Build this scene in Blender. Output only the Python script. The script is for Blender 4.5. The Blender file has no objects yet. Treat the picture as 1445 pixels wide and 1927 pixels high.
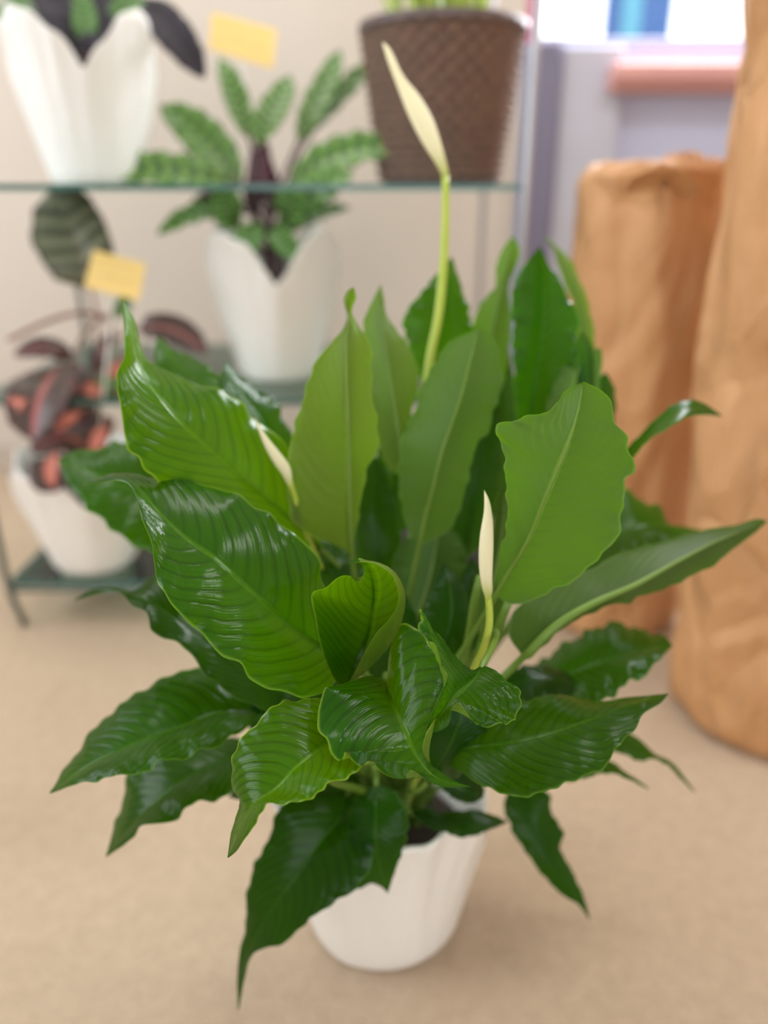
import bpy, math, random
import numpy as np
from mathutils import Vector
random.seed(7); rng = np.random.default_rng(7)
S = bpy.context.scene
COL = S.collection

# ------------------------------------------------------------------ camera
FPX = 1456.0; IW, IH = 1445.0, 1927.0
PITCH = math.radians(22.0); CAMZ = 0.86
cam_d = bpy.data.cameras.new('camera'); cam = bpy.data.objects.new('camera', cam_d); COL.objects.link(cam)
cam.location = (0, 0, CAMZ); cam.rotation_euler = (math.radians(90) - PITCH, 0, 0)
cam_d.sensor_fit = 'VERTICAL'; cam_d.sensor_height = 36.0; cam_d.lens = FPX / IH * 36.0
cam_d.clip_start = 0.02
cam_d.dof.use_dof = True; cam_d.dof.focus_distance = 0.575; cam_d.dof.aperture_fstop = 1.75
S.camera = cam
# ------------------------------------------------------------------ world and lights
W = bpy.data.worlds.new('world'); S.world = W; W.use_nodes = True
bg = W.node_tree.nodes['Background']; bg.inputs[0].default_value = (0.93, 0.96, 1.0, 1); bg.inputs[1].default_value = 2.2
def area(name, loc, target, sx, sy, power, col):
    d = bpy.data.lights.new(name, 'AREA'); d.shape = 'RECTANGLE'; d.size = sx; d.size_y = sy; d.energy = power; d.color = col
    o = bpy.data.objects.new(name, d); COL.objects.link(o); o.location = loc
    o.rotation_euler = (Vector(target) - Vector(loc)).to_track_quat('-Z', 'Y').to_euler()
    return o
area('ceiling_lamp_far', (-0.85, 1.85, 2.66), (-0.85, 1.85, 0), 1.3, 0.5, 13, (1.0, 0.965, 0.92))
area('ceiling_lamp_near', (0.95, 0.7, 2.66), (0.95, 0.7, 0), 1.3, 0.4, 17, (1.0, 0.965, 0.92))
area('left_window_daylight', (-2.58, 0.8, 1.6), (0.0, 0.8, 1.1), 2.0, 1.4, 23, (0.88, 0.94, 1.0))
area('front_window_daylight', (0.2, -1.98, 1.3), (0.2, 0.5, 0.6), 2.2, 1.6, 6, (1.0, 0.98, 0.95))
area('rear_window_daylight', (0.98, 2.66, 1.75), (0.35, 0.9, 0.75), 0.62, 0.85, 34, (0.95, 0.96, 1.0))
S.view_settings.view_transform = 'Standard'; S.view_settings.look = 'None'
S.view_settings.gamma = 1.0; S.view_settings.use_curve_mapping = False
S.view_settings.exposure = 0.38

# ------------------------------------------------------------------ photo -> place
CT, ST = math.cos(PITCH), math.sin(PITCH)
def P3(x, y, d):
    """point at depth d (m, along the optical axis) seen at pixel (x, y)"""
    xc = (x - IW/2)/FPX*d; yc = (y - IH/2)/FPX*d
    return np.array([xc, d*CT - yc*ST, CAMZ - d*ST - yc*CT])
def PY(x, y, Y):
    """point on the vertical plane at distance Y"""
    yc = (y - IH/2)/FPX
    d = Y/(CT - yc*ST)
    return P3(x, y, d)
def PX(p):
    p = np.asarray(p, float) - np.array([0, 0, CAMZ])
    d = p[1]*CT - p[2]*ST; yd = -p[1]*ST - p[2]*CT
    return (IW/2 + FPX*p[0]/d, IH/2 + FPX*yd/d, d)

# ------------------------------------------------------------------ helpers
def tag(o, label=None, cat=None, group=None, kind=None):
    if label: o['label'] = label
    if cat: o['category'] = cat
    if group: o['group'] = group
    if kind: o['kind'] = kind
    return o
def empty(name, loc, label=None, cat=None, group=None, kind=None):
    o = bpy.data.objects.new(name, None); COL.objects.link(o); o.location = loc; o.empty_display_size = 0.05
    return tag(o, label, cat, group, kind)
def wloc(o):
    v = Vector((0, 0, 0))
    while o is not None: v = v + Vector(o.location); o = o.parent
    return np.array(v)
def mesh_obj(name, verts, faces, mat, parent=None, smooth=True, uv=None):
    """verts in world space; made local to the parent's place"""
    v = np.asarray(verts, float)
    if parent is not None: v = v - wloc(parent)
    me = bpy.data.meshes.new(name); me.from_pydata(v.tolist(), [], [list(map(int, f)) for f in faces]); me.update()
    if uv is not None:
        uv = np.asarray(uv, np.float32); ul = me.uv_layers.new(name='UVMap')
        idx = np.empty(len(me.loops), np.int32); me.loops.foreach_get('vertex_index', idx)
        ul.data.foreach_set('uv', uv[idx].ravel())
    if smooth: me.polygons.foreach_set('use_smooth', [True]*len(me.polygons))
    for m in (mat if isinstance(mat, (list, tuple)) else [mat]): me.materials.append(m)
    o = bpy.data.objects.new(name, me); COL.objects.link(o)
    if parent is not None: o.parent = parent
    return o
class MB:
    def __init__(s): s.v = []; s.f = []
    def add(s, v, f):
        b = len(s.v); s.v += [tuple(map(float, p)) for p in v]; s.f += [tuple(i + b for i in q) for q in f]; return s
    def box(s, c, h, bev=0.0):
        c = np.array(c, float); h = np.array(h, float)
        if bev <= 0:
            v = [c + h*np.array([sx, sy, sz]) for sz in (-1, 1) for sy in (-1, 1) for sx in (-1, 1)]
            return s.add(v, [(0,2,3,1),(4,5,7,6),(0,1,5,4),(2,6,7,3),(0,4,6,2),(1,3,7,5)])
        # bevelled: 3 verts per corner
        v = []; idx = {}
        for sx in (-1, 1):
            for sy in (-1, 1):
                for sz in (-1, 1):
                    sg = np.array([sx, sy, sz])
                    for a in range(3):
                        q = h - bev; q = q.copy(); q[a] = h[a]
                        idx[(sx, sy, sz, a)] = len(v); v.append(c + sg*q)
        f = []
        def I(sg, a): return idx[(sg[0], sg[1], sg[2], a)]
        for a in range(3):
            b, d = (a+1) % 3, (a+2) % 3
            for sgn in (-1, 1):
                q = []
                for sb, sd in ((-1,-1),(1,-1),(1,1),(-1,1)):
                    g = [0,0,0]; g[a] = sgn; g[b] = sb; g[d] = sd; q.append(I(g, a))
                f.append(q if sgn > 0 else q[::-1])
            for sb in (-1, 1):
                for sd in (-1, 1):
                    g0 = [0,0,0]; g1 = [0,0,0]
                    g0[a] = -1; g1[a] = 1; g0[b] = g1[b] = sb; g0[d] = g1[d] = sd
                    q = [I(g0, b), I(g1, b), I(g1, d), I(g0, d)]
                    f.append(q if sb*sd > 0 else q[::-1])
        for sx in (-1, 1):
            for sy in (-1, 1):
                for sz in (-1, 1):
                    q = [I((sx,sy,sz), a) for a in range(3)]
                    f.append(q if sx*sy*sz > 0 else q[::-1])
        return s.add(v, f)
    def tube(s, pts, rad, n=8, cap=True):
        v, f = tube_geo(pts, rad, n, cap); return s.add(v, f)
    def lathe(s, prof, c, n=48):
        c = np.array(c, float); v = []; m = len(prof)
        for r, z in prof:
            for k in range(n):
                a = 2*math.pi*k/n; v.append(c + np.array([r*math.cos(a), r*math.sin(a), z]))
        f = [(i*n + k, i*n + (k+1) % n, (i+1)*n + (k+1) % n, (i+1)*n + k) for i in range(m-1) for k in range(n)]
        return s.add(v, f)
    def build(s, name, mat, parent=None, smooth=False):
        return mesh_obj(name, s.v, s.f, mat, parent, smooth)
def tube_geo(pts, rad, n=8, cap=True):
    pts = np.asarray(pts, float); N = len(pts)
    rad = np.full(N, rad) if np.isscalar(rad) else np.asarray(rad, float)
    T = np.gradient(pts, axis=0); T /= np.linalg.norm(T, axis=1)[:, None] + 1e-12
    up = np.array([0.31, 0.17, 0.93]) if abs(T[0][2]) < .8 else np.array([0.93, 0.31, .12])
    v = []
    A = np.cross(T[0], up); A /= np.linalg.norm(A)
    for i in range(N):
        A = A - T[i]*A.dot(T[i]); A /= np.linalg.norm(A) + 1e-12
        B = np.cross(T[i], A)
        for k in range(n):
            a = 2*math.pi*k/n; v.append(pts[i] + rad[i]*(A*math.cos(a) + B*math.sin(a)))
    f = [(i*n + k, i*n + (k+1) % n, (i+1)*n + (k+1) % n, (i+1)*n + k) for i in range(N-1) for k in range(n)]
    if cap: f += [tuple(range(n))[::-1], tuple((N-1)*n + k for k in range(n))]
    return v, f
def spline(pts, n):
    """centripetal Catmull-Rom through pts, resampled at n equal steps of arc length"""
    p = np.asarray(pts, float)
    if len(p) == 2: p = np.array([p[0], (p[0]+p[1])/2, p[1]])
    q = np.vstack([2*p[0]-p[1], p, 2*p[-1]-p[-2]]); out = []
    for i in range(1, len(q)-2):
        p0, p1, p2, p3 = q[i-1], q[i], q[i+1], q[i+2]
        t0 = 0; t1 = t0 + max(np.linalg.norm(p1-p0), 1e-6)**.5; t2 = t1 + max(np.linalg.norm(p2-p1), 1e-6)**.5; t3 = t2 + max(np.linalg.norm(p3-p2), 1e-6)**.5
        for t in np.linspace(t1, t2, 14, endpoint=False):
            a1 = (t1-t)/(t1-t0)*p0 + (t-t0)/(t1-t0)*p1; a2 = (t2-t)/(t2-t1)*p1 + (t-t1)/(t2-t1)*p2; a3 = (t3-t)/(t3-t2)*p2 + (t-t2)/(t3-t2)*p3
            b1 = (t2-t)/(t2-t0)*a1 + (t-t0)/(t2-t0)*a2; b2 = (t3-t)/(t3-t1)*a2 + (t-t1)/(t3-t1)*a3
            out.append((t2-t)/(t2-t1)*b1 + (t-t1)/(t2-t1)*b2)
    out.append(p[-1]); out = np.array(out)
    L = np.concatenate([[0], np.cumsum(np.linalg.norm(np.diff(out, axis=0), axis=1))]); L /= L[-1]
    ts = np.linspace(0, 1, n)
    return np.stack([np.interp(ts, L, out[:, k]) for k in range(out.shape[1])], axis=1)

# ------------------------------------------------------------------ materials
def mat(name):
    m = bpy.data.materials.new(name); m.use_nodes = True; nt = m.node_tree
    return m, nt, nt.nodes, nt.links, nt.nodes['Principled BSDF']
def lin(r, g, b):
    f = lambda c: (c/255/12.92) if c/255 <= .04045 else ((c/255+.055)/1.055)**2.4
    return (f(r), f(g), f(b), 1)
def math_n(N, Lk, op, a, b=None, c=None, clamp=False):
    n = N.new('ShaderNodeMath'); n.operation = op; n.use_clamp = clamp
    for i, x in enumerate((a, b, c)):
        if x is None: continue
        if isinstance(x, (int, float)): n.inputs[i].default_value = x
        else: Lk.new(x, n.inputs[i])
    return n.outputs[0]
def mix_n(N, Lk, fac, a, b, mode='MIX'):
    n = N.new('ShaderNodeMix'); n.data_type = 'RGBA'; n.blend_type = mode
    for i, x in ((0, fac), (6, a), (7, b)):
        if isinstance(x, (int, float)): n.inputs[i].default_value = x
        elif isinstance(x, tuple): n.inputs[i].default_value = x
        else: Lk.new(x, n.inputs[i])
    return n.outputs[2]
def noise(N, Lk, scale, detail=3, coord=None, rough=.5):
    n = N.new('ShaderNodeTexNoise'); n.inputs['Scale'].default_value = scale; n.inputs['Detail'].default_value = detail; n.inputs['Roughness'].default_value = rough
    if coord is not None: Lk.new(coord, n.inputs['Vector'])
    return n.outputs['Fac']
def objcoord(N): return N.new('ShaderNodeTexCoord').outputs['Object']
def ramp(N, Lk, f, p0, c0, p1, c1):
    r = N.new('ShaderNodeValToRGB'); r.color_ramp.elements[0].position = p0; r.color_ramp.elements[0].color = c0
    r.color_ramp.elements[1].position = p1; r.color_ramp.elements[1].color = c1; Lk.new(f, r.inputs[0]); return r.outputs[0]
def bump(N, Lk, h, strength, dist):
    b = N.new('ShaderNodeBump'); b.inputs['Strength'].default_value = strength; b.inputs['Distance'].default_value = dist
    Lk.new(h, b.inputs['Height']); return b.outputs[0]
def plain(name, c, rough=.5, metal=0, c2=None, scale=20, bmp=0, bscale=60, spec=None):
    m, nt, N, Lk, B = mat(name); co = objcoord(N)
    B.inputs['Roughness'].default_value = rough; B.inputs['Metallic'].default_value = metal
    if spec is not None: B.inputs['Specular IOR Level'].default_value = spec
    Lk.new(mix_n(N, Lk, noise(N, Lk, scale, 4, co), c, c2 or tuple(x*.85 for x in c[:3])+(1,)), B.inputs['Base Color'])
    if bmp: Lk.new(bump(N, Lk, noise(N, Lk, bscale, 4, co), bmp, .004), B.inputs['Normal'])
    return m

def leaf_material():
    m, nt, N, Lk, B = mat('peace_lily_leaf')
    uvn = N.new('ShaderNodeUVMap'); uvn.uv_map = 'UVMap'; sep = N.new('ShaderNodeSeparateXYZ'); Lk.new(uvn.outputs[0], sep.inputs[0])
    u, v = sep.outputs[0], sep.outputs[1]
    a = math_n(N, Lk, 'MULTIPLY', math_n(N, Lk, 'ABSOLUTE', math_n(N, Lk, 'SUBTRACT', u, .5)), 2.0)
    co = objcoord(N); big = noise(N, Lk, 14, 3, co)
    s = math_n(N, Lk, 'SUBTRACT', v, math_n(N, Lk, 'MULTIPLY', math_n(N, Lk, 'POWER', a, 1.4), .27))
    s = math_n(N, Lk, 'ADD', s, math_n(N, Lk, 'MULTIPLY', big, .035))
    back = N.new('ShaderNodeNewGeometry').outputs['Backfacing']
    w1 = math_n(N, Lk, 'SINE', math_n(N, Lk, 'MULTIPLY', s, 6.283*17))
    w2 = math_n(N, Lk, 'SINE', math_n(N, Lk, 'MULTIPLY', s, 6.283*68))
    line = math_n(N, Lk, 'POWER', math_n(N, Lk, 'MULTIPLY_ADD', w1, -.5, .5), 5.0)      # thin lateral veins
    w3 = math_n(N, Lk, 'SINE', math_n(N, Lk, 'MULTIPLY_ADD', s, 6.283*43, 1.0))
    line = math_n(N, Lk, 'MAXIMUM', line, math_n(N, Lk, 'MULTIPLY', math_n(N, Lk, 'POWER', math_n(N, Lk, 'MULTIPLY_ADD', w3, -.5, .5), 6.0), .4))
    env = math_n(N, Lk, 'MULTIPLY', math_n(N, Lk, 'MULTIPLY', a, math_n(N, Lk, 'SUBTRACT', 1.08, a)), 3.4, clamp=True)
    amp = math_n(N, Lk, 'MULTIPLY_ADD', ramp(N, Lk, noise(N, Lk, 22, 2, co), .3, (0,0,0,1), .7, (1,1,1,1)), .8, .25)
    h = math_n(N, Lk, 'ADD', math_n(N, Lk, 'SUBTRACT', math_n(N, Lk, 'MULTIPLY', w1, .45), math_n(N, Lk, 'MULTIPLY', line, .9)), math_n(N, Lk, 'MULTIPLY', w2, .10))
    h = math_n(N, Lk, 'MULTIPLY', math_n(N, Lk, 'MULTIPLY', h, env), amp)
    h = math_n(N, Lk, 'MULTIPLY', h, math_n(N, Lk, 'MULTIPLY_ADD', back, -.55, 1.0))
    rib = N.new('ShaderNodeMapRange'); rib.interpolation_type = 'SMOOTHSTEP'; Lk.new(a, rib.inputs[0])
    rib.inputs[1].default_value = .055; rib.inputs[2].default_value = .015; rib.inputs[3].default_value = 0; rib.inputs[4].default_value = 1
    edge = N.new('ShaderNodeMapRange'); edge.interpolation_type = 'SMOOTHSTEP'; Lk.new(a, edge.inputs[0])
    edge.inputs[1].default_value = .955; edge.inputs[2].default_value = .995
    h = math_n(N, Lk, 'SUBTRACT', h, math_n(N, Lk, 'MULTIPLY', rib.outputs[0], 1.5))
    fine = noise(N, Lk, 420, 2, co)
    h = math_n(N, Lk, 'ADD', h, math_n(N, Lk, 'MULTIPLY', fine, .12))
    bn = bump(N, Lk, h, .38, .0009)
    oi = N.new('ShaderNodeObjectInfo').outputs['Color']
    top = mix_n(N, Lk, ramp(N, Lk, big, .35, (0,0,0,1), .7, (1,1,1,1)), (.0070, .058, .0008, 1), (.016, .095, .0010, 1))
    top = mix_n(N, Lk, math_n(N, Lk, 'MULTIPLY', math_n(N, Lk, 'MULTIPLY', line, env), .65), top, (.004, .024, .001, 1))  # naturally darker upper veins, with groove shading also put into the colour
    top = mix_n(N, Lk, math_n(N, Lk, 'MULTIPLY', rib.outputs[0], .45), top, (.10, .26, .012, 1))
    bot = mix_n(N, Lk, big, (.062, .125, .018, 1), (.088, .158, .024, 1))
    bot = mix_n(N, Lk, math_n(N, Lk, 'MULTIPLY', math_n(N, Lk, 'MULTIPLY', line, env), .6), bot, (.125, .205, .035, 1))
    bot = mix_n(N, Lk, math_n(N, Lk, 'MULTIPLY', rib.outputs[0], .7), bot, (.26, .36, .06, 1))
    c = mix_n(N, Lk, back, top, bot)
    c = mix_n(N, Lk, math_n(N, Lk, 'MULTIPLY', edge.outputs[0], .5), c, (.22, .40, .06, 1))
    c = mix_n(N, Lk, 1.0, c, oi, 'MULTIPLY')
    Lk.new(c, B.inputs['Base Color']); Lk.new(bn, B.inputs['Normal'])
    Lk.new(math_n(N, Lk, 'MULTIPLY_ADD', back, .25, .19), B.inputs['Roughness'])
    B.inputs['Specular IOR Level'].default_value = .20
    tr = N.new('ShaderNodeBsdfTranslucent')
    tc = mix_n(N, Lk, 1.0, mix_n(N, Lk, math_n(N, Lk, 'MULTIPLY', line, .4), (.17, .42, .003, 1), (.06, .20, .002, 1)), oi, 'MULTIPLY')
    Lk.new(tc, tr.inputs[0])
    mx = N.new('ShaderNodeMixShader'); mx.inputs[0].default_value = .30
    Lk.new(B.outputs[0], mx.inputs[1]); Lk.new(tr.outputs[0], mx.inputs[2])
    Lk.new(mx.outputs[0], N['Material Output'].inputs[0])
    return m
M_LEAF = leaf_material()
def stalk_material(name, c0, c1):
    m, nt, N, Lk, B = mat(name); co = objcoord(N)
    Lk.new(mix_n(N, Lk, noise(N, Lk, 30, 3, co), c0, c1), B.inputs['Base Color']); B.inputs['Roughness'].default_value = .4
    B.inputs['Subsurface Weight'].default_value = .08
    B.inputs['Subsurface Radius'].default_value = (.004, .006, .002)
    return m
M_PET = stalk_material('peace_lily_petiole', (.10, .20, .018, 1), (.15, .26, .03, 1))
M_STALK = stalk_material('flower_stalk', (.36, .48, .045, 1), (.46, .56, .08, 1))
def spathe_material():
    m, nt, N, Lk, B = mat('spathe'); 
    uvn = N.new('ShaderNodeUVMap'); uvn.uv_map = 'UVMap'; sep = N.new('ShaderNodeSeparateXYZ'); Lk.new(uvn.outputs[0], sep.inputs[0])
    g = N.new('ShaderNodeMapRange'); g.interpolation_type = 'SMOOTHSTEP'; Lk.new(sep.outputs[1], g.inputs[0]); g.inputs[1].default_value = .28; g.inputs[2].default_value = .0
    c = mix_n(N, Lk, g.outputs[0], mix_n(N, Lk, noise(N, Lk, 25, 3, objcoord(N)), (.84, .80, .50, 1), (.90, .86, .62, 1)), (.50, .58, .10, 1))
    Lk.new(c, B.inputs['Base Color']); B.inputs['Roughness'].default_value = .5
    tr = N.new('ShaderNodeBsdfTranslucent'); Lk.new(c, tr.inputs[0]); mx = N.new('ShaderNodeMixShader'); mx.inputs[0].default_value = .25
    Lk.new(B.outputs[0], mx.inputs[1]); Lk.new(tr.outputs[0], mx.inputs[2]); Lk.new(mx.outputs[0], N['Material Output'].inputs[0])
    return m
M_SPATHE = spathe_material()
def pot_material():
    m, nt, N, Lk, B = mat('white_moulded_pot'); co = objcoord(N)
    mp = N.new('ShaderNodeMapping'); mp.inputs['Scale'].default_value = (1, 1, .25); Lk.new(co, mp.inputs[0])
    Lk.new(mix_n(N, Lk, noise(N, Lk, 26, 4, mp.outputs[0]), (.84, .83, .80, 1), (.93, .925, .90, 1)), B.inputs['Base Color'])
    B.inputs['Roughness'].default_value = .42
    Lk.new(bump(N, Lk, noise(N, Lk, 60, 5, mp.outputs[0]), .6, .006), B.inputs['Normal'])
    return m
M_POT = pot_material()
M_SOIL = plain('dark_soil', (.018, .013, .010, 1), .95, c2=(.05, .035, .025, 1), scale=120, bmp=1, bscale=200)

# ------------------------------------------------------------------ leaf builders
def grid_faces(nr, nc):
    return [(i*nc + j, i*nc + j + 1, (i+1)*nc + j + 1, (i+1)*nc + j) for i in range(nr-1) for j in range(nc-1)]
CAMP = np.array([0, 0, CAMZ])
def blade(name, curves, side, bow, ruffle, parent, material, nr=84, nc=25, corr=.0004, face=None, ncorr=17, curl=.0012, tint=(1, 1, 1, 1)):
    """curves: three (or more) rows-by-3 world arrays, from one edge over the midrib to the other edge"""
    K = len(curves); C = [np.asarray(c) for c in curves]
    rows = C[0].shape[0]; ts = np.linspace(0, 1, rows)
    mid = C[1]
    T = np.gradient(mid, axis=0); T /= np.linalg.norm(T, axis=1)[:, None] + 1e-12
    V = np.zeros((rows, nc, 3)); UV = np.zeros((rows, nc, 2))
    us = np.linspace(-1, 1, nc)
    if K > 3:                                     # a rolled leaf: spline across all curves
        for i in range(rows):
            V[i] = spline([c[i] for c in C], nc)
        A0 = V[:, 0]; A1 = V[:, -1]
        for i in range(rows): UV[i, :, 0] = (us+1)/2; UV[i, :, 1] = ts[i]
    else:
        for j, u in enumerate(us):
            s = abs(u); E = C[0] if u < 0 else C[2]
            V[:, j] = mid + s*(E - mid); UV[:, j, 0] = (u+1)/2; UV[:, j, 1] = ts
    span = C[-1] - C[0]
    hw = np.linalg.norm(span, axis=1)/2
    Nn = np.cross(span, T); Nn /= np.linalg.norm(Nn, axis=1)[:, None] + 1e-12
    # one consistent side: towards the viewer of the face
    ref = (CAMP - mid) if face is None else np.broadcast_to(np.asarray(face, float), mid.shape)
    if np.sum(np.einsum('ij,ij->i', Nn, ref)*hw) < 0: Nn = -Nn
    k = np.ones(9)/9
    Ns = np.stack([np.convolve(np.pad(Nn[:, q], 4, mode='edge'), k, 'valid') for q in range(3)], axis=1)
    Ns /= np.linalg.norm(Ns, axis=1)[:, None] + 1e-12
    hs = np.convolve(np.pad(hw, 4, mode='edge'), k, 'valid')
    sg = 1 if side == 'top' else -1               # side of the upper face relative to Ns
    ph = rng.uniform(0, 6.28, 4); fr = rng.uniform(4.0, 6.5, 2)
    for j, u in enumerate(us):
        s = abs(u); q = 0 if u < 0 else 1
        d = np.zeros(rows)
        if K == 3:
            d += sg*bow*hs*4*s*(1-s)*.5
            d += ruffle*hs*s**3*(np.sin(2*math.pi*fr[q]*ts + ph[q]) + .5*np.sin(2*math.pi*fr[q]*2.3*ts + ph[q+2]))*np.clip(ts*6, 0, 1)*np.clip((1-ts)*5, 0, 1)
            d -= sg*curl*np.clip((s-.9)/.1, 0, 1)**2
        if K == 3 and s > .5:
            jig = .0009*(np.sin(2*math.pi*fr[q]*1.7*ts + ph[q]*2) + .7*np.sin(2*math.pi*fr[q]*2.9*ts + ph[q+2]*3))*s**6*np.clip(hs/.03, 0, 1)*np.clip((1-ts)*6, 0, 1)*np.clip(ts*8, 0, 1)
            V[:, j] += (span/(2*hw[:, None]+1e-9))*(np.sign(u)*jig)[:, None]
        d += sg*corr*np.sin(2*math.pi*ncorr*(ts - .27*s**1.4))*min(1, 3.4*s*(1.06-s))*np.clip(hs/.03, 0, 1)
        V[:, j] += Ns*d[:, None]
    f = grid_faces(rows, nc); V = V.reshape(-1, 3); UV = UV.reshape(-1, 2)
    # orient: upper face normal
    jm = nc//2; i0 = rows//2
    nrm = np.zeros(3)
    Vg = V.reshape(rows, nc, 3)
    for i in range(rows//5, rows*4//5):
        jj = (max(1, jm - nc//5), min(nc-2, jm + nc//5))
        nrm += np.cross(Vg[i, jj[1]] - Vg[i, jj[0]], Vg[i+1, jm] - Vg[i, jm])*np.sign(1) @ np.eye(3)
    want = Ns[i0]*sg
    if nrm.dot(want) < 0: f = [q[::-1] for q in f]
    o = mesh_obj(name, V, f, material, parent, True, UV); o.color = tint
    return o, Ns*sg

def with_depth(edge, M, off, n):
    """edge pixels take the midrib's depth at the same share of length, plus an offset that swells mid-leaf"""
    e = [tuple(M[0][:2])] + [tuple(p[:2]) for p in edge] + [tuple(M[-1][:2])]
    e2 = spline([(x, y) for x, y in e], n)
    md = spline(M, n)[:, 2]; ts = np.linspace(0, 1, n)
    if isinstance(off, (int, float)): off = (off, off, off)
    o = np.interp(ts, [0, .12, .3, .5, .7, .9, 1], [0, off[0]*.7, off[0], off[1], off[2], off[2]*.6, 0])
    return np.array([P3(x, y, d) for (x, y), d in zip(e2, md + o)])

LILY = empty('potted_peace_lily', (0.0, 0.745, 0.0), 'large leafy green peace lily with cream buds in white pot, nearest on the carpet', 'potted plant')
CROWN = np.array([0.0, 0.745, 0.155])
def crown_pt(base):
    d = base - CROWN; d[2] = 0; n = np.linalg.norm(d) + 1e-6
    return CROWN + d/n*min(.05, n*.2) + np.array([rng.uniform(-.012, .012), rng.uniform(-.012, .012), 0])
def petiole(parent, base, tang, midrib, nrm, rad, mat_=None, name='petiole', rib=1.0):
    c0 = crown_pt(base); L = np.linalg.norm(base - c0)
    p1 = c0 + np.array([0, 0, .45*L]); p2 = base - tang*.4*L
    ts = np.linspace(0, 1, 22)[:, None]
    cur = (1-ts)**3*c0 + 3*(1-ts)**2*ts*p1 + 3*(1-ts)*ts**2*p2 + ts**3*base
    mr = midrib[2:int(len(midrib)*.9):3]
    r1 = np.linspace(rad*1.25, rad*.75, 22)
    if len(mr):
        nn = nrm[2:int(len(midrib)*.9):3]
        r2 = rad*.75*np.linspace(1, .12, len(mr))*rib
        pts = np.vstack([cur, mr - nn*(r2*1.0)[:, None]]); rr = np.concatenate([r1, r2])
    else: pts, rr = cur, r1
    v, f = tube_geo(pts, rr, 8)
    return mesh_obj(name, v, f, mat_ or M_PET, parent, True)
def leaf(M, L, R, off=(0, 0), side='top', bow=.10, ruffle=.05, tint=(1, 1, 1), rad=.0034, rib=1.0, extra=None, corr=.0004, pet=True, nr=84):
    n = nr
    m3 = np.array([P3(*p) for p in spline(M, n)])
    l3 = with_depth(L, M, off[0], n); r3 = with_depth(R, M, off[1], n)
    cur = [l3, m3, r3]
    if extra: cur += [with_depth(e, M, o, n) for e, o in extra]
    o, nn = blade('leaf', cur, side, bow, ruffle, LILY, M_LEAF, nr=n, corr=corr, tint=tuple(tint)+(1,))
    if pet:
        t = m3[4] - m3[0]; t = t/(np.linalg.norm(t)+1e-9)
        petiole(o, m3[0], t, m3, nn, rad, rib=rib)
    return o

# ================================================================== THE SETTING
def carpet_material():
    m, nt, N, Lk, B = mat('beige_carpet'); co = objcoord(N)
    c = mix_n(N, Lk, noise(N, Lk, 260, 3, co), (.54, .41, .285, 1), (.76, .615, .46, 1))
    big = ramp(N, Lk, noise(N, Lk, 2.2, 4, co), .42, (0,0,0,1), .72, (1,1,1,1))
    c = mix_n(N, Lk, math_n(N, Lk, 'MULTIPLY', big, .30), c, (.47, .35, .25, 1))
    sm = ramp(N, Lk, noise(N, Lk, 8.5, 2, co), .64, (0,0,0,1), .76, (1,1,1,1))
    c = mix_n(N, Lk, math_n(N, Lk, 'MULTIPLY', sm, .28), c, (.36, .24, .15, 1))
    md = ramp(N, Lk, noise(N, Lk, 46, 5, co, .65), .36, (0,0,0,1), .66, (1,1,1,1))
    c = mix_n(N, Lk, math_n(N, Lk, 'MULTIPLY', md, .30), c, (.40, .30, .215, 1))
    Lk.new(c, B.inputs['Base Color']); B.inputs['Roughness'].default_value = 1.0; B.inputs['Specular IOR Level'].default_value = .1
    Lk.new(bump(N, Lk, noise(N, Lk, 420, 3, co), .8, .004), B.inputs['Normal'])
    return m
M_CARPET = carpet_material()
M_WALL = plain('beige_wall_paint', lin(212, 202, 192), .8, c2=lin(206, 196, 186), scale=3, bmp=.15, bscale=180)
M_WALLG = plain('grey_wall_paint', lin(196, 204, 234), .75, c2=lin(188, 196, 226), scale=3, bmp=.12, bscale=180)
M_CASE = plain('slate_casing_paint', lin(122, 120, 146), .55, scale=5)
M_POST = plain('light_grey_panel_paint', lin(194, 198, 216), .6, scale=4)
M_PINK = plain('rose_window_casing', lin(206, 110, 150), .55, scale=5)
M_SILLW = plain('pinkish_sill_wood', lin(222, 172, 168), .5, c2=lin(205, 150, 148), scale=9)
M_FRAME = plain('window_frame_paint', lin(160, 158, 176), .5, scale=5)
WY = 2.5
def quad_wall(name, x0, x1, z0, z1, Y, t, m):
    o = MB().box(((x0+x1)/2, Y + t/2, (z0+z1)/2), ((x1-x0)/2, t/2, (z1-z0)/2)).build(name, m)
    return tag(o, kind='structure')
fl = mesh_obj('floor', [(-4, -2, 0), (4, -2, 0), (4, 4.2, 0), (-4, 4.2, 0), (-4, -2, -.05), (4, -2, -.05), (4, 4.2, -.05), (-4, 4.2, -.05)],
              [(0,1,2,3), (7,6,5,4), (0,4,5,1), (1,5,6,2), (2,6,7,3), (3,7,4,0)], M_CARPET, None, False); tag(fl, kind='structure')
xa = PY(978, 250, WY)[0]; xb = PY(1036, 250, WY)[0]
w0x = PY(1018, 40, WY)[0]; zsill = PY(1200, 82, WY)[2]; w1x = PY(1420, 40, WY)[0] + .25; wtop = 2.25
quad_wall('wall_back', -2.6, xa, 0, 2.7, WY, .12, M_WALL)
quad_wall('wall_back_below_window', xa, 2.2, 0, zsill, WY, .12, M_WALLG)
quad_wall('wall_back_above_window', xa, 2.2, wtop, 2.7, WY, .12, M_WALLG)
quad_wall('wall_back_right', w1x, 2.2, zsill, wtop, WY, .12, M_WALLG)
quad_wall('wall_back_jamb', xa, w0x, zsill, wtop, WY, .12, M_PINK)
o = MB().box(((xa+xb)/2+.01, WY - .03, zsill/2 - .002), ((xb-xa)/2, .03, zsill/2), .008).build('trim_1', M_CASE); tag(o, kind='structure')
xp = PY(1152, 200, WY)[0]
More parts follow.
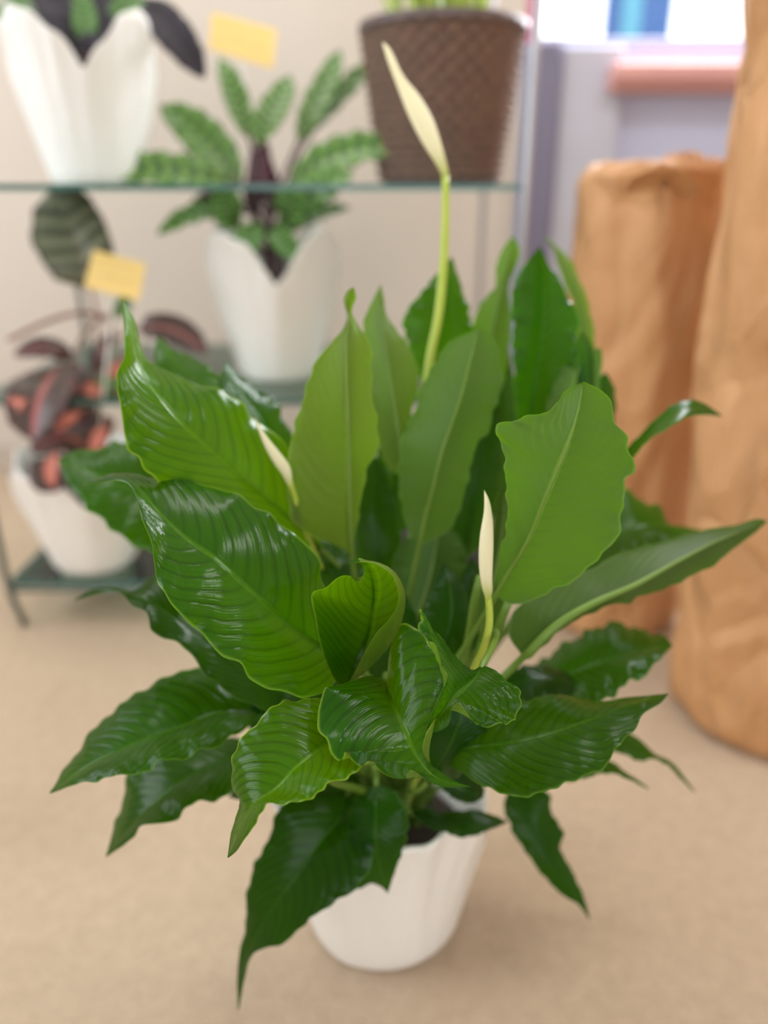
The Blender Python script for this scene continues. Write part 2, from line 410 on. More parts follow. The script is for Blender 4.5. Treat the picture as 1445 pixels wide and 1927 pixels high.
o = MB().box(((xb+xp)/2+.012, WY - .02, zsill/2), ((xp-xb)/2, .02, zsill/2 - .01), .006).build('trim_2', M_POST); tag(o, kind='structure')
o = MB().box(((-2.6+xa)/2, WY - .009, .05), ((xa+2.6)/2, .009, .05), .004).build('baseboard_back', plain('baseboard_paint', lin(200, 188, 176), .5)); tag(o, kind='structure')
# window
M_GLASS, nt, N, Lk, B = mat('window_glass')
tr = N.new('ShaderNodeBsdfTransparent'); gl = N.new('ShaderNodeBsdfGlossy'); gl.inputs['Roughness'].default_value = .02
mx = N.new('ShaderNodeMixShader'); mx.inputs[0].default_value = .03; Lk.new(tr.outputs[0], mx.inputs[1]); Lk.new(gl.outputs[0], mx.inputs[2]); Lk.new(mx.outputs[0], N['Material Output'].inputs[0])
win = empty('window_1', ((w0x+w1x)/2, WY+.05, zsill), kind='structure')
def slab(name, c, h, m): return tag(MB().box(c, h).build(name, m), kind='structure')
M_CEIL = plain('ceiling_white', (.78, .77, .74, 1), .9)
slab('ceiling', (-.2, .25, 2.75), (2.5, 2.37, .05), M_CEIL)
slab('wall_right', (2.26, .25, 1.35), (.06, 2.25, 1.35), M_WALL)
for nm, y0, y1, z0, z1 in (('wall_left_below_window', -2, 2.5, 0, .9), ('wall_left_above_window', -2, 2.5, 2.3, 2.7), ('wall_left', 1.8, 2.5, .9, 2.3), ('wall_left_near', -2, -.2, .9, 2.3)):
    slab(nm, (-2.66, (y0+y1)/2, (z0+z1)/2), (.06, (y1-y0)/2, (z1-z0)/2), M_WALL)
for nm, x0, x1, z0, z1 in (('wall_front_below_window', -2.6, 2.2, 0, .5), ('wall_front_above_window', -2.6, 2.2, 2.1, 2.7), ('wall_front', -2.6, -.9, .5, 2.1), ('wall_front_right', 1.3, 2.2, .5, 2.1)):
    slab(nm, ((x0+x1)/2, -2.06, (z0+z1)/2), ((x1-x0)/2, .06, (z1-z0)/2), M_WALL)
fb = MB(); fw = .010
fb.box(((w0x+w1x)/2, WY+.06, zsill+fw), ((w1x-w0x)/2, .03, fw), .004); fb.box(((w0x+w1x)/2, WY+.06, wtop-fw), ((w1x-w0x)/2, .03, fw), .004)
fb.box((w1x-fw, WY+.06, (zsill+wtop)/2), (fw, .03, (wtop-zsill)/2 - 2*fw), .004)
fb.build('window_frame', M_FRAME, win)
MB().box(((w0x+w1x)/2, WY+.07, (zsill+wtop)/2), ((w1x-w0x)/2-fw, .003, (wtop-zsill)/2-2*fw)).build('pane', M_GLASS, win)
zl0 = PY(1260, 166, WY-.12)[2]; zl1 = PY(1260, 112, WY-.12)[2]; xl0 = PY(1158, 130, WY-.12)[0]
sill = MB(); sill.box(((xl0+w1x)/2, WY-.06, (zl0*.4+zl1*.6)), ((w1x-xl0)/2, .06, (zl1-zl0)*.38), .01); sill.box(((xl0+w1x)/2, WY-.045, (zl0*.8+zl1*.2)), ((w1x-xl0)/2, .045, (zl1-zl0)*.24), .006)
sill.build('window_sill', M_SILLW, win)
# outdoors beyond the pane: a blue sign board on two posts
sign = empty('outdoor_sign_board', (1.62, 4.6, 0), 'blue and teal board standing outside, blurred beyond the window pane', 'sign')
M_SB = plain('blue_board_paint', lin(62, 104, 160), .35, scale=2); M_ST = plain('teal_board_paint', lin(96, 168, 190), .35, scale=2); M_SP = plain('sign_post_metal', (.3, .3, .32, 1), .4, .6)
vx0 = PY(1136, 40, 4.6)[0]; vx1 = PY(1262, 40, 4.6)[0]
MB().box(((vx0+vx1)/2, 4.6, 2.0), ((vx1-vx0)/2, .025, .62), .006).build('board', M_SB, sign)
MB().box((vx0+(vx1-vx0)*.38, 4.568, 2.0), (.05, .006, .55), .002).build('teal_stripe', M_ST, sign)
for sx in (vx0+.06, vx1-.06): MB().tube([(sx, 4.65, 0), (sx, 4.65, 2.5)], .022, 12).build('post', M_SP, sign, True)
pav = MB().box((1.6, 6.2, -.06), (5, 2.0, .05)).build('pavement', plain('asphalt', (.25, .25, .26, 1), .9)); tag(pav, kind='structure')

# ================================================================== DISPLAY SHELVES
M_SHG, nt, N, Lk, B = mat('shelf_glass')
tr = N.new('ShaderNodeBsdfTransparent'); tr.inputs[0].default_value = (.88, .95, .92, 1); gl = N.new('ShaderNodeBsdfGlossy'); gl.inputs['Roughness'].default_value = .04; gl.inputs[0].default_value = (.9, 1, .96, 1)
mx = N.new('ShaderNodeMixShader'); lw = N.new('ShaderNodeFresnel'); lw.inputs[0].default_value = 1.45; Lk.new(lw.outputs[0], mx.inputs[0]); Lk.new(tr.outputs[0], mx.inputs[1]); Lk.new(gl.outputs[0], mx.inputs[2]); Lk.new(mx.outputs[0], N['Material Output'].inputs[0])
M_EDGE = plain('glass_edge', (.035, .115, .10, 1), .2, c2=(.05, .16, .14, 1), scale=9)
M_WIRE = plain('grey_green_metal', (.16, .19, .175, 1), .35, .6)
M_CHROME = plain('pale_metal_post', (.42, .42, .45, 1), .3, .6)
SX0, SX1, SY0, SY1 = -.80, .25, 1.47, 2.10
ZS = (.105, .50, .885)
unit = empty('glass_display_shelves', ((SX0+SX1)/2, (SY0+SY1)/2, 0), 'three-tier glass shelf unit with thin metal legs against beige wall', 'shelf unit')
for z in ZS:
    t = .005
    sh = MB().box(((SX0+SX1)/2, (SY0+SY1)/2, z-t), ((SX1-SX0)/2-.006, (SY1-SY0)/2-.006, t)).build('glass_shelf', M_SHG, unit)
    e = MB()
    for c, h in ((((SX0+SX1)/2, SY0+.003, z-t), ((SX1-SX0)/2, .003, t)), (((SX0+SX1)/2, SY1-.003, z-t), ((SX1-SX0)/2, .003, t)),
                 ((SX0+.003, (SY0+SY1)/2, z-t), (.003, (SY1-SY0)/2-.006, t)), ((SX1-.003, (SY0+SY1)/2, z-t), (.003, (SY1-SY0)/2-.006, t))):
        e.box(c, h)
    e.build('glass_edge', M_EDGE, sh)
    if z != ZS[0]: continue
    r = MB()
    zz = z - .018
    r.tube([(SX0, SY0, zz), (SX1, SY0, zz)], .005); r.tube([(SX0, SY1, zz), (SX1, SY1, zz)], .005)
    r.tube([(SX0, SY0, zz), (SX0, SY1, zz)], .005); r.tube([(SX1, SY0, zz), (SX1, SY1, zz)], .005)
    r.build('rail', M_WIRE, unit, True)
for sx, sy in ((SX0, SY0), (SX1, SY0), (SX0, SY1), (SX1, SY1)):
    MB().tube(spline([(sx + (.02 if sx == SX0 else -.02), sy, 0), (sx+(.006 if sx == SX0 else -.006), sy, .05), (sx, sy, .09), (sx, sy, .5), (sx, sy, 1.4)], 24), .0075, 10).build('post', M_CHROME if sx == SX1 else M_WIRE, unit, True)

# ================================================================== MOULDED WHITE POTS
def moulded_pot(parent, cx, cy, z0, rb, rt, hn, hp, rot=0.0, seed=0, name='pot', soil_h=.62, flare=1.0, lobes=4, ex=.95):
    """white cover with four raised lobes and V notches between them, draped folds below"""
    r = np.random.default_rng(seed); n = 160; rowsN = 26
    th = np.linspace(0, 2*math.pi, n, endpoint=False)
    lob = np.abs(np.sin(lobes/2*(th - rot)))**ex
    top = hn + (hp-hn)*lob + .006*np.sin(7*th + r.uniform(0, 6)) + .003*np.sin(17*th + 1)
    ph = r.uniform(0, 6.28, 4)
    fold = .45*np.sin(9*th+ph[0]) + .35*np.sin(14*th+ph[1]) + .3*np.sin(23*th+ph[2])
    def ring(t, inset):
        rad = rb + (rt-rb)*(t**.95) + (hp-hn)*.10*flare*lob*t**4
        rad = rad + .004*fold*t**.8*(.4+.6*lob) - inset
        return np.stack([cx + rad*np.cos(th), cy + rad*np.sin(th), z0 + top*t], 1)
    rings = [np.stack([cx + rb*.9*np.cos(th), cy + rb*.9*np.sin(th), np.full(n, z0)], 1)]
    tz = np.linspace(0, 1, rowsN)
    for i, t in enumerate(tz):
        q = ring(t, .004*(1-min(1, t*14))); 
        if i == 0: q[:, 2] = z0 + .004
        rings.append(q)
    for t in (1.0, .9, .7, .5, .25, .06): rings.append(ring(t, .0055))
    V = np.vstack(rings); R = len(rings)
    F = [(i*n+k, i*n+(k+1) % n, (i+1)*n+(k+1) % n, (i+1)*n+k) for i in range(R-1) for k in range(n)]
    F.append(tuple(range(n))[::-1]); F.append(tuple((R-1)*n+k for k in range(n)))
    o = mesh_obj(name, V, F, M_POT, parent, True)
    # soil
    sr = rb + (rt-rb)*(hn*soil_h/hp)**.95 - .012; sv = [(cx, cy, z0 + hn*soil_h + .012)]; sf = []
    for i, q in enumerate((.35, .7, 1.0)):
        for k in range(40):
            a = 2*math.pi*k/40; sv.append((cx + sr*q*math.cos(a), cy + sr*q*math.sin(a), z0 + hn*soil_h + .008*(1-q) + r.uniform(-.003, .003)))
    sf += [(0, 1+k, 1+(k+1) % 40) for k in range(40)]
    for i in range(2): sf += [(1+i*40+k, 1+(i+1)*40+k, 1+(i+1)*40+(k+1) % 40, 1+i*40+(k+1) % 40) for k in range(40)]
    mesh_obj('soil', sv, sf, M_SOIL, parent, True)
    return o
moulded_pot(LILY, 0.0, .745, 0.0, .096, .126, .138, .245, rot=math.radians(-125), lobes=3, ex=1.25, seed=3, soil_h=.9, name='pot_cover')

# ================================================================== PEACE LILY LEAVES  (pixel, pixel, depth)
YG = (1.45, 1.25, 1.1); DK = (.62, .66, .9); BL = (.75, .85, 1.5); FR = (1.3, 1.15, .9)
# A upper left, bright
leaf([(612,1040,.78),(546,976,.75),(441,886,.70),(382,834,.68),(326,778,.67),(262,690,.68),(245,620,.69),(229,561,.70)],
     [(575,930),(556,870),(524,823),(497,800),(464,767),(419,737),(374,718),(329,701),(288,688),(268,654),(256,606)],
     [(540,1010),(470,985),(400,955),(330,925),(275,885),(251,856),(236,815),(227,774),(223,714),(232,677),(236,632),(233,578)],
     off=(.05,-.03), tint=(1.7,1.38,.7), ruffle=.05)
# B big left
leaf([(645,1240,.68),(592,1209,.645),(538,1171,.62),(496,1134,.605),(455,1097,.60),(405,1051,.60),(351,1014,.61),(300,965,.625),(255,915,.64),(213,896,.66),(151,912,.69)],
     [(640,1170),(612,1093),(600,1051),(571,1022),(542,989),(517,970),(488,958),(459,939),(421,918),(376,906),(326,895),(288,897),(235,889)],
     [(632,1285),(605,1306),(571,1312),(529,1302),(492,1288),(459,1261),(434,1242),(401,1217),(384,1192),(359,1171),(330,1151),(313,1122),(299,1093),(288,1055),(288,1026),(270,989),(263,947),(239,906)],
     off=(.045,-.035), tint=(1.1,1.08,.8), ruffle=.045, corr=.0005)
# G behind B
leaf([(540,1325,.76),(470,1270,.74),(390,1210,.73),(310,1150,.73),(243,1118,.74),(184,1105,.76),(140,1128,.79)],
     [(520,1240),(430,1160),(350,1100),(292,1082),(255,1112),(218,1106)],
     [(515,1338),(459,1319),(434,1304),(388,1271),(367,1238),(346,1213),(317,1205),(288,1188),(276,1151),(250,1138),(218,1112)],
     off=(.03,-.02), tint=DK)
# F left long glossy
leaf([(500,1336,.76),(420,1340,.725),(330,1372,.70),(240,1405,.69),(160,1445,.69),(93,1492,.70)],
     [(470,1285),(420,1262),(365,1253),(330,1268),(288,1282),(234,1320),(189,1353),(170,1378),(147,1411),(118,1448),(105,1474)],
     [(479,1352),(459,1374),(425,1390),(400,1409),(376,1411),(351,1425),(309,1428),(292,1442),(259,1452),(239,1457),(185,1465),(135,1477)],
     off=(.055,-.035), tint=(.85,.95,.9), ruffle=.04)
# H under F
leaf([(500,1410,.80),(420,1430,.77),(340,1470,.755),(270,1530,.75),(225,1580,.755),(199,1612,.76)],
     [(440,1385),(340,1390),(270,1420),(240,1462),(222,1527),(209,1573)],
     [(480,1462),(434,1492),(413,1502),(376,1506),(346,1527),(322,1544),(276,1552),(232,1588)],
     off=(.045,-.03), tint=(.7,.8,.8))
# E front left
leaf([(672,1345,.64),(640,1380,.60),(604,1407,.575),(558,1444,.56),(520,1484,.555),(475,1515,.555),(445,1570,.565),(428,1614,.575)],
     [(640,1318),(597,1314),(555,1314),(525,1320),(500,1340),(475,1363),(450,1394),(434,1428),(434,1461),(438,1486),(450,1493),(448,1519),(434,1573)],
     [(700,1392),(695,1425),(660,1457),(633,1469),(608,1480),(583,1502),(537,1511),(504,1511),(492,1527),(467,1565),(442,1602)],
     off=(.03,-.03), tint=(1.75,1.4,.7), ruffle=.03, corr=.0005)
# D front centre
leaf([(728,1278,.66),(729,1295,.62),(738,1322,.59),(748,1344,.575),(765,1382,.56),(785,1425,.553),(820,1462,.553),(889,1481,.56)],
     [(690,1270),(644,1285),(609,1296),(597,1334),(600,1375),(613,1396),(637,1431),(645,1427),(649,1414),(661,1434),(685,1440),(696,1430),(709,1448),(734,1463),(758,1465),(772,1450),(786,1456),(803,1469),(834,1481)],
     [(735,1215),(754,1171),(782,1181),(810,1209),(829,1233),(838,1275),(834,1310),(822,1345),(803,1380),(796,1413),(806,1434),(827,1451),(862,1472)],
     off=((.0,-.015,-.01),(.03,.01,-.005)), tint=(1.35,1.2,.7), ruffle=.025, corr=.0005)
# C rolled cup above D
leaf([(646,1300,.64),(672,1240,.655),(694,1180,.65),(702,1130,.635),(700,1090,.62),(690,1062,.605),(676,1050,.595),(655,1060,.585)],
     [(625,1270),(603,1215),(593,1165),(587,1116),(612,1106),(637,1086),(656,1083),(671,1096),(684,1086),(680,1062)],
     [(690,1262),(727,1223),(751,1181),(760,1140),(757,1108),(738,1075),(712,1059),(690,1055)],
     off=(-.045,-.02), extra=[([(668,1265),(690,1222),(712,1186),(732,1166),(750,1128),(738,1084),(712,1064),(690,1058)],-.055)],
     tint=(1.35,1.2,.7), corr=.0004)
# O crinkled, right of D
leaf([(908,1252,.60),(892,1278,.585),(872,1297,.575),(855,1312,.565),(836,1336,.558),(803,1375,.553)],
     [(880,1262),(840,1215),(806,1172),(789,1145),(795,1180),(806,1202),(828,1229),(834,1255),(843,1272),(830,1305),(812,1346)],
     [(931,1259),(957,1279),(979,1306),(984,1330),(972,1351),(955,1365),(941,1360),(920,1368),(893,1358),(876,1338),(866,1322),(853,1330),(848,1355),(838,1371),(820,1379)],
     off=(-.015,-.012), tint=(1.15,1.1,.9), ruffle=.06, bow=.06, corr=.0009)
# N big dark right
leaf([(812,1425,.75),(870,1410,.69),(930,1402,.668),(1000,1390,.655),(1080,1366,.655),(1160,1335,.665),(1215,1317,.675),(1257,1305,.69)],
     [(880,1345),(930,1322),(987,1315),(1054,1305),(1084,1309),(1121,1318),(1173,1313),(1218,1309)],
     [(848,1442),(897,1472),(938,1490),(979,1498),(1024,1490),(1054,1475),(1091,1464),(1136,1442),(1162,1404),(1185,1378),(1196,1367),(1211,1341),(1244,1320)],
     off=(.06,-.03), tint=(.8,.8,.75), ruffle=.02)
# P right sharp underside
leaf([(933,1121,.665),(957,1078,.645),(993,1017,.62),(1022,945,.60),(1048,885,.59),(1070,830,.583),(1088,770,.58),(1097,718,.578)],
     [(938,1060),(955,970),(951,906),(949,868),(942,831),(929,808),(949,792),(966,792),(992,782),(1033,773),(1048,756),(1063,736),(1086,724)],
     [(961,1135),(989,1133),(1022,1119),(1054,1103),(1087,1086),(1111,1066),(1139,1034),(1160,1013),(1170,973),(1173,933),(1180,897),(1191,890),(1194,868),(1183,850),(1179,827),(1168,808),(1155,790),(1149,756),(1134,737),(1110,724)],
     off=(.02,.025), side='back', tint=(.92,.98,1.0), ruffle=.03, rib=.8)
# Q long underside to the right
leaf([(985,1236,.72),(1042,1180,.71),(1111,1139,.715),(1192,1103,.73),(1265,1062,.75),(1350,1018,.775),(1443,981,.81)],
     [(958,1195),(968,1150),(1030,1105),(1103,1075),(1167,1042),(1224,1026),(1285,1009),(1325,997),(1382,989),(1425,977)],
     [(1000,1228),(1022,1216),(1062,1180),(1103,1159),(1151,1139),(1184,1135),(1204,1123),(1257,1107),(1297,1086),(1346,1062),(1378,1034),(1414,1008)],
     off=(.03,.02), side='back', tint=(.75,.78,.85), rad=.0046, ruffle=.03, rib=1.4)
# R right glossy
leaf([(975,1300,.84),(1040,1278,.82),(1110,1255,.81),(1180,1232,.81),(1230,1220,.815),(1265,1214,.82)],
     [(993,1268),(1030,1232),(1070,1204),(1119,1180),(1143,1170),(1184,1175),(1224,1191),(1249,1194)],
     [(1000,1330),(1060,1345),(1110,1335),(1139,1317),(1168,1293),(1212,1269),(1244,1236)],
     off=(.07,-.045), tint=(.75,.9,1.1), ruffle=.05)
# S behind P
leaf([(1080,1080,.88),(1140,1030,.87),(1200,990,.88),(1260,990,.89),(1330,1000,.91)],
     [(1100,1000),(1150,940),(1182,923),(1215,942),(1248,964),(1243,983),(1275,990)],
     [(1140,1075),(1200,1050),(1260,1030)], off=(.04,-.02), tint=(1.2,1.1,1.2), ruffle=.08)
# T thin right
leaf([(1120,930,.82),(1165,880,.81),(1205,836,.80),(1245,795,.795),(1290,768,.80),(1325,768,.81),(1358,782,.82)],
     [(1140,890),(1184,838),(1213,808),(1239,782),(1265,762),(1297,751),(1330,762)],
     [(1150,920),(1190,862),(1205,840),(1239,814),(1278,791),(1313,779)], off=(.02,-.03), tint=(1.1,1.1,1.1), ruffle=.02)
# U centre left underside
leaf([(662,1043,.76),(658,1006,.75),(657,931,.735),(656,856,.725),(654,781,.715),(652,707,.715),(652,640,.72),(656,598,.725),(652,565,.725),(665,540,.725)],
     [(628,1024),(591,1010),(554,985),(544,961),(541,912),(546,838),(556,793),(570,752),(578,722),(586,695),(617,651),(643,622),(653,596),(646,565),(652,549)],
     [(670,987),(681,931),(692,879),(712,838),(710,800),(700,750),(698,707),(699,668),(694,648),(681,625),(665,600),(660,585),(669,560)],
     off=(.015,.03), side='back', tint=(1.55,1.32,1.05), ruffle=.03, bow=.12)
# V
leaf([(775,905,.84),(757,868,.83),(746,794,.82),(735,719,.815),(724,644,.815),(716,590,.82),(716,536,.83)],
     [(730,880),(705,800),(695,720),(688,660),(683,612),(694,580),(706,556)],
     [(752,830),(765,797),(780,756),(788,719),(784,689),(768,651),(749,625),(728,598),(722,566)],
     off=(.02,.025), side='back', tint=(1.3,1.2,1.2), ruffle=.04)
# W centre underside
leaf([(788,1030,.80),(800,970,.79),(813,924,.78),(828,861,.77),(847,805,.765),(864,756,.76),(882,690,.765),(901,616,.775)],
     [(765,990),(752,920),(752,850),(758,816),(783,767),(790,730),(802,711),(821,678),(847,644),(876,629)],
     [(850,990),(869,943),(880,902),(888,868),(895,838),(918,812),(929,771),(937,745),(945,719),(940,689),(937,659),(922,629)],
     off=(.03,.03), side='back', tint=(.95,1.0,1.2), ruffle=.04)
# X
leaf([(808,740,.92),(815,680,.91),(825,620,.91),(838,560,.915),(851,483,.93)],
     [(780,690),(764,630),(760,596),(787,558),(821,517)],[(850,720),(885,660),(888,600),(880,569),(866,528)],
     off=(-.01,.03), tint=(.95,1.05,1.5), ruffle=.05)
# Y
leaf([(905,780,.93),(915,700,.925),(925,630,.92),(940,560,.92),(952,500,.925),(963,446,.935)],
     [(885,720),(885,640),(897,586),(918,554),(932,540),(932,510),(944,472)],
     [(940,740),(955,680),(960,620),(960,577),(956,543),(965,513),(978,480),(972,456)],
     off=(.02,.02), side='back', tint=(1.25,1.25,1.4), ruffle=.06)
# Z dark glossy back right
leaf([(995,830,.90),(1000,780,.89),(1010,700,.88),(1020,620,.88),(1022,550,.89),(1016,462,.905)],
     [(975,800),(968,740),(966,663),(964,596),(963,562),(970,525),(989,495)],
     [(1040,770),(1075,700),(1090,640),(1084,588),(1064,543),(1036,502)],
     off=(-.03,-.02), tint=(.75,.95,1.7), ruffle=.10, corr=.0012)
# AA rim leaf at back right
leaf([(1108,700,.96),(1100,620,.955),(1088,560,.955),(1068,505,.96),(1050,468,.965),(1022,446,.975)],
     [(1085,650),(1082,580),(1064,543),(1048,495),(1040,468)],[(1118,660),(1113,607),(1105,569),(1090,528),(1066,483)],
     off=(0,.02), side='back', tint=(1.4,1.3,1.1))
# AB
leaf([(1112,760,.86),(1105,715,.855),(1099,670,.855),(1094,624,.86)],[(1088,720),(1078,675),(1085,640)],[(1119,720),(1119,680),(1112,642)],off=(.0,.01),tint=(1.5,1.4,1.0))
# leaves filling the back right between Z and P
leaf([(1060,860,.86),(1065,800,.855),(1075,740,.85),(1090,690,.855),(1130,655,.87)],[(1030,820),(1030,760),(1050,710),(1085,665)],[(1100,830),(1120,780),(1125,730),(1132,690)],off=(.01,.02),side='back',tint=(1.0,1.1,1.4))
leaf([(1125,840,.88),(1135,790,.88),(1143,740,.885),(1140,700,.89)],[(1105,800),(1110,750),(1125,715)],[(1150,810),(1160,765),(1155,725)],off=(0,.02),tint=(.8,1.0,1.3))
# AC back left
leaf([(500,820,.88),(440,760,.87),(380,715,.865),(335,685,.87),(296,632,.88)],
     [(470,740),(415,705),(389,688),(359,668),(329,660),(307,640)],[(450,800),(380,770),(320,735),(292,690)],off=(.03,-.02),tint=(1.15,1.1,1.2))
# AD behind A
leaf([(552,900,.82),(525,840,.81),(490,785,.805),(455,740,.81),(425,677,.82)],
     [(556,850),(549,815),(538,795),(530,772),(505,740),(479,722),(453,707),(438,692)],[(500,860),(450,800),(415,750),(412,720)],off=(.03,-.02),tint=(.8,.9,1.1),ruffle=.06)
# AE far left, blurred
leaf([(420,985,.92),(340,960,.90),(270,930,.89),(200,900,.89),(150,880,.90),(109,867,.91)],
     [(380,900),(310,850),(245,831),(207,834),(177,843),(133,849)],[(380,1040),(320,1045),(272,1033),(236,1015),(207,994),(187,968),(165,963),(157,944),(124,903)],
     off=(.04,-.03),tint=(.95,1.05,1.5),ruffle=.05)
# I hanging front
leaf([(655,1490,.83),(640,1540,.80),(601,1587,.785),(563,1637,.78),(525,1690,.78),(492,1740,.785),(460,1805,.795),(452,1850,.80),(447,1900,.805)],
     [(590,1495),(536,1509),(516,1540),(501,1587),(478,1625),(463,1687),(459,1753),(450,1792),(446,1830)],
     [(700,1560),(700,1620),(671,1672),(648,1687),(617,1707),(578,1734),(551,1761),(528,1778),(493,1786),(474,1796),(462,1828)],
     off=(.01,-.02), tint=(.5,.62,.95), ruffle=.03)
# J in front of the pot
leaf([(708,1475,.80),(707,1520,.78),(707,1570,.77),(712,1620,.772),(722,1655,.778),(730,1681,.785)],
     [(670,1500),(655,1540),(655,1580),(657,1622),(664,1653),(676,1672),(695,1664),(714,1668)],
     [(745,1490),(766,1530),(764,1583),(753,1614),(745,1637),(737,1660)],off=(.01,.0),tint=(.7,.85,.7))
# K small dark at the rim
leaf([(770,1525,.83),(830,1545,.815),(880,1548,.812),(920,1546,.815),(955,1546,.82)],[(800,1520),(840,1526),(892,1522),(927,1532)],[(800,1552),(846,1568),(873,1575),(904,1567)],off=(.02,-.01),tint=(.45,.6,1.0))
# Lh hanging right
leaf([(985,1480,.90),(1000,1540,.885),(1025,1600,.88),(1055,1650,.88),(1085,1690,.885),(1110,1732,.89)],
     [(950,1500),(964,1565),(987,1599),(1009,1632),(1039,1666),(1062,1688),(1088,1702)],[(1030,1490),(1040,1531),(1060,1565),(1057,1602),(1076,1636),(1095,1677),(1106,1710)],
     off=(.0,.01),tint=(.6,.8,.9),ruffle=.07)
# AF, AG small right tails
leaf([(1085,1375,.90),(1150,1392,.88),(1200,1412,.875),(1232,1423,.875),(1265,1440,.88),(1308,1490,.89)],[(1140,1360),(1188,1378),(1207,1393),(1230,1416),(1262,1434)],[(1120,1410),(1162,1414),(1185,1424),(1207,1431),(1238,1428)],off=(.02,-.01),tint=(.85,.95,.8))
leaf([(1020,1450,.86),(1080,1445,.84),(1130,1443,.835),(1178,1458,.84),(1222,1484,.85)],[(1060,1425),(1105,1422),(1148,1431),(1180,1454)],[(1060,1470),(1091,1466),(1136,1454),(1160,1456)],off=(.02,-.01),tint=(.85,.95,1.0))
# inner fill leaves deep in the clump, its shade put into their dark tints
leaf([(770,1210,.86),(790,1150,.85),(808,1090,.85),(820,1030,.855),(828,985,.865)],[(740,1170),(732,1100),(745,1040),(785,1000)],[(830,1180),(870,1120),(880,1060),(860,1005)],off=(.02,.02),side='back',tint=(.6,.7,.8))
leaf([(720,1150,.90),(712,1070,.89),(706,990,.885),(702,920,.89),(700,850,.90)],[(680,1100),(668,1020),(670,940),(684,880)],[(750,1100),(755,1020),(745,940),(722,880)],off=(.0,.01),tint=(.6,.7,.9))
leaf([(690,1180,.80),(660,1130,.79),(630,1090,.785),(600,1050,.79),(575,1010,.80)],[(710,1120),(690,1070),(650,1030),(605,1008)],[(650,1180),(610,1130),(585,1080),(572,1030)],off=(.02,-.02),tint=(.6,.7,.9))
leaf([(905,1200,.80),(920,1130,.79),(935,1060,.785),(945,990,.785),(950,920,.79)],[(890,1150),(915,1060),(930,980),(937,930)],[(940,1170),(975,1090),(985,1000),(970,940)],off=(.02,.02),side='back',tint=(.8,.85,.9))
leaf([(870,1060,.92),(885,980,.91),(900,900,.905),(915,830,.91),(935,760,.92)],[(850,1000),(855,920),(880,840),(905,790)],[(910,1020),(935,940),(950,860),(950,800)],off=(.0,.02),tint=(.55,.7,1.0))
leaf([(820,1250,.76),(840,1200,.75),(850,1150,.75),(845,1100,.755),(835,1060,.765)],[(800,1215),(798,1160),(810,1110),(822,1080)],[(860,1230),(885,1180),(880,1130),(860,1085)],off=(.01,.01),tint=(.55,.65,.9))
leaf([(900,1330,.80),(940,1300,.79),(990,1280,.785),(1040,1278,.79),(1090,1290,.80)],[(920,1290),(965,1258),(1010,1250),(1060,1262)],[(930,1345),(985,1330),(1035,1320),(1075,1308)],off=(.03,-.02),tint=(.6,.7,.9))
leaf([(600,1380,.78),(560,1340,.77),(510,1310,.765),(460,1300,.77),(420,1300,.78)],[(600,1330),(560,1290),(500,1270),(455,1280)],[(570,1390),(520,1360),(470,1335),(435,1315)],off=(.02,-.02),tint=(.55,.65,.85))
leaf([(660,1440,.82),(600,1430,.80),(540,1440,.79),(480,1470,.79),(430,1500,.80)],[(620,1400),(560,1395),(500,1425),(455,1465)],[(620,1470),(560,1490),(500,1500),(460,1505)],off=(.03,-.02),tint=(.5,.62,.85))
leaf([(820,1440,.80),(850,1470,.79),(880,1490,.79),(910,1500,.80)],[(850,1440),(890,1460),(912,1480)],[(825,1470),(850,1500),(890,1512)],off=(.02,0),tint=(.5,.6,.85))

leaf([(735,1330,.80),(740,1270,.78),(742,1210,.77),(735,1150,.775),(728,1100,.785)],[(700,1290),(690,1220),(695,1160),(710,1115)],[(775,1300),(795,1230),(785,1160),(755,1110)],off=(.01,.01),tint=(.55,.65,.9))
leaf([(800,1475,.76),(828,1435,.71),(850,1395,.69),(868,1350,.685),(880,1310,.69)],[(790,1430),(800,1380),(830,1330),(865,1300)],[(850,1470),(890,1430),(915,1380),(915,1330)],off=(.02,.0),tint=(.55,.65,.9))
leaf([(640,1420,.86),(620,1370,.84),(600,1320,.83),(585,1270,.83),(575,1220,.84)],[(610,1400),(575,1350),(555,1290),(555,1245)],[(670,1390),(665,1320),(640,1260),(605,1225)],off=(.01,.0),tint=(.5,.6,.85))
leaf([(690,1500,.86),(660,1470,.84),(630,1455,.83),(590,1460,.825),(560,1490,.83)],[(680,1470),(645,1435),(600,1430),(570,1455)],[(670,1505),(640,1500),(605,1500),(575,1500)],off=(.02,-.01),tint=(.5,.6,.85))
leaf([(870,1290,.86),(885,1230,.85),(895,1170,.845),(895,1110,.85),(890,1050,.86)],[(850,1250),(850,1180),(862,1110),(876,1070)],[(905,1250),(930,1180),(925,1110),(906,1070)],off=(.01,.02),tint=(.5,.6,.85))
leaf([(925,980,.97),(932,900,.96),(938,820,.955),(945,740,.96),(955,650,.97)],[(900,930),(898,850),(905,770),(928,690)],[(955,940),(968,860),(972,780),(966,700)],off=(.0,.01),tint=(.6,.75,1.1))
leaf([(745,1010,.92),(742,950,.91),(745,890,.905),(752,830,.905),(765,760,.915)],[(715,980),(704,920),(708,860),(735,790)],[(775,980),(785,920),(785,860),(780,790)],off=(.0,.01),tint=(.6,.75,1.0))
leaf([(610,1410,.86),(570,1385,.85),(530,1365,.845),(490,1350,.845),(450,1340,.85)],[(600,1365),(560,1335),(515,1320),(475,1325)],[(590,1425),(545,1415),(500,1395),(465,1365)],off=(.03,-.01),tint=(.5,.62,.85))
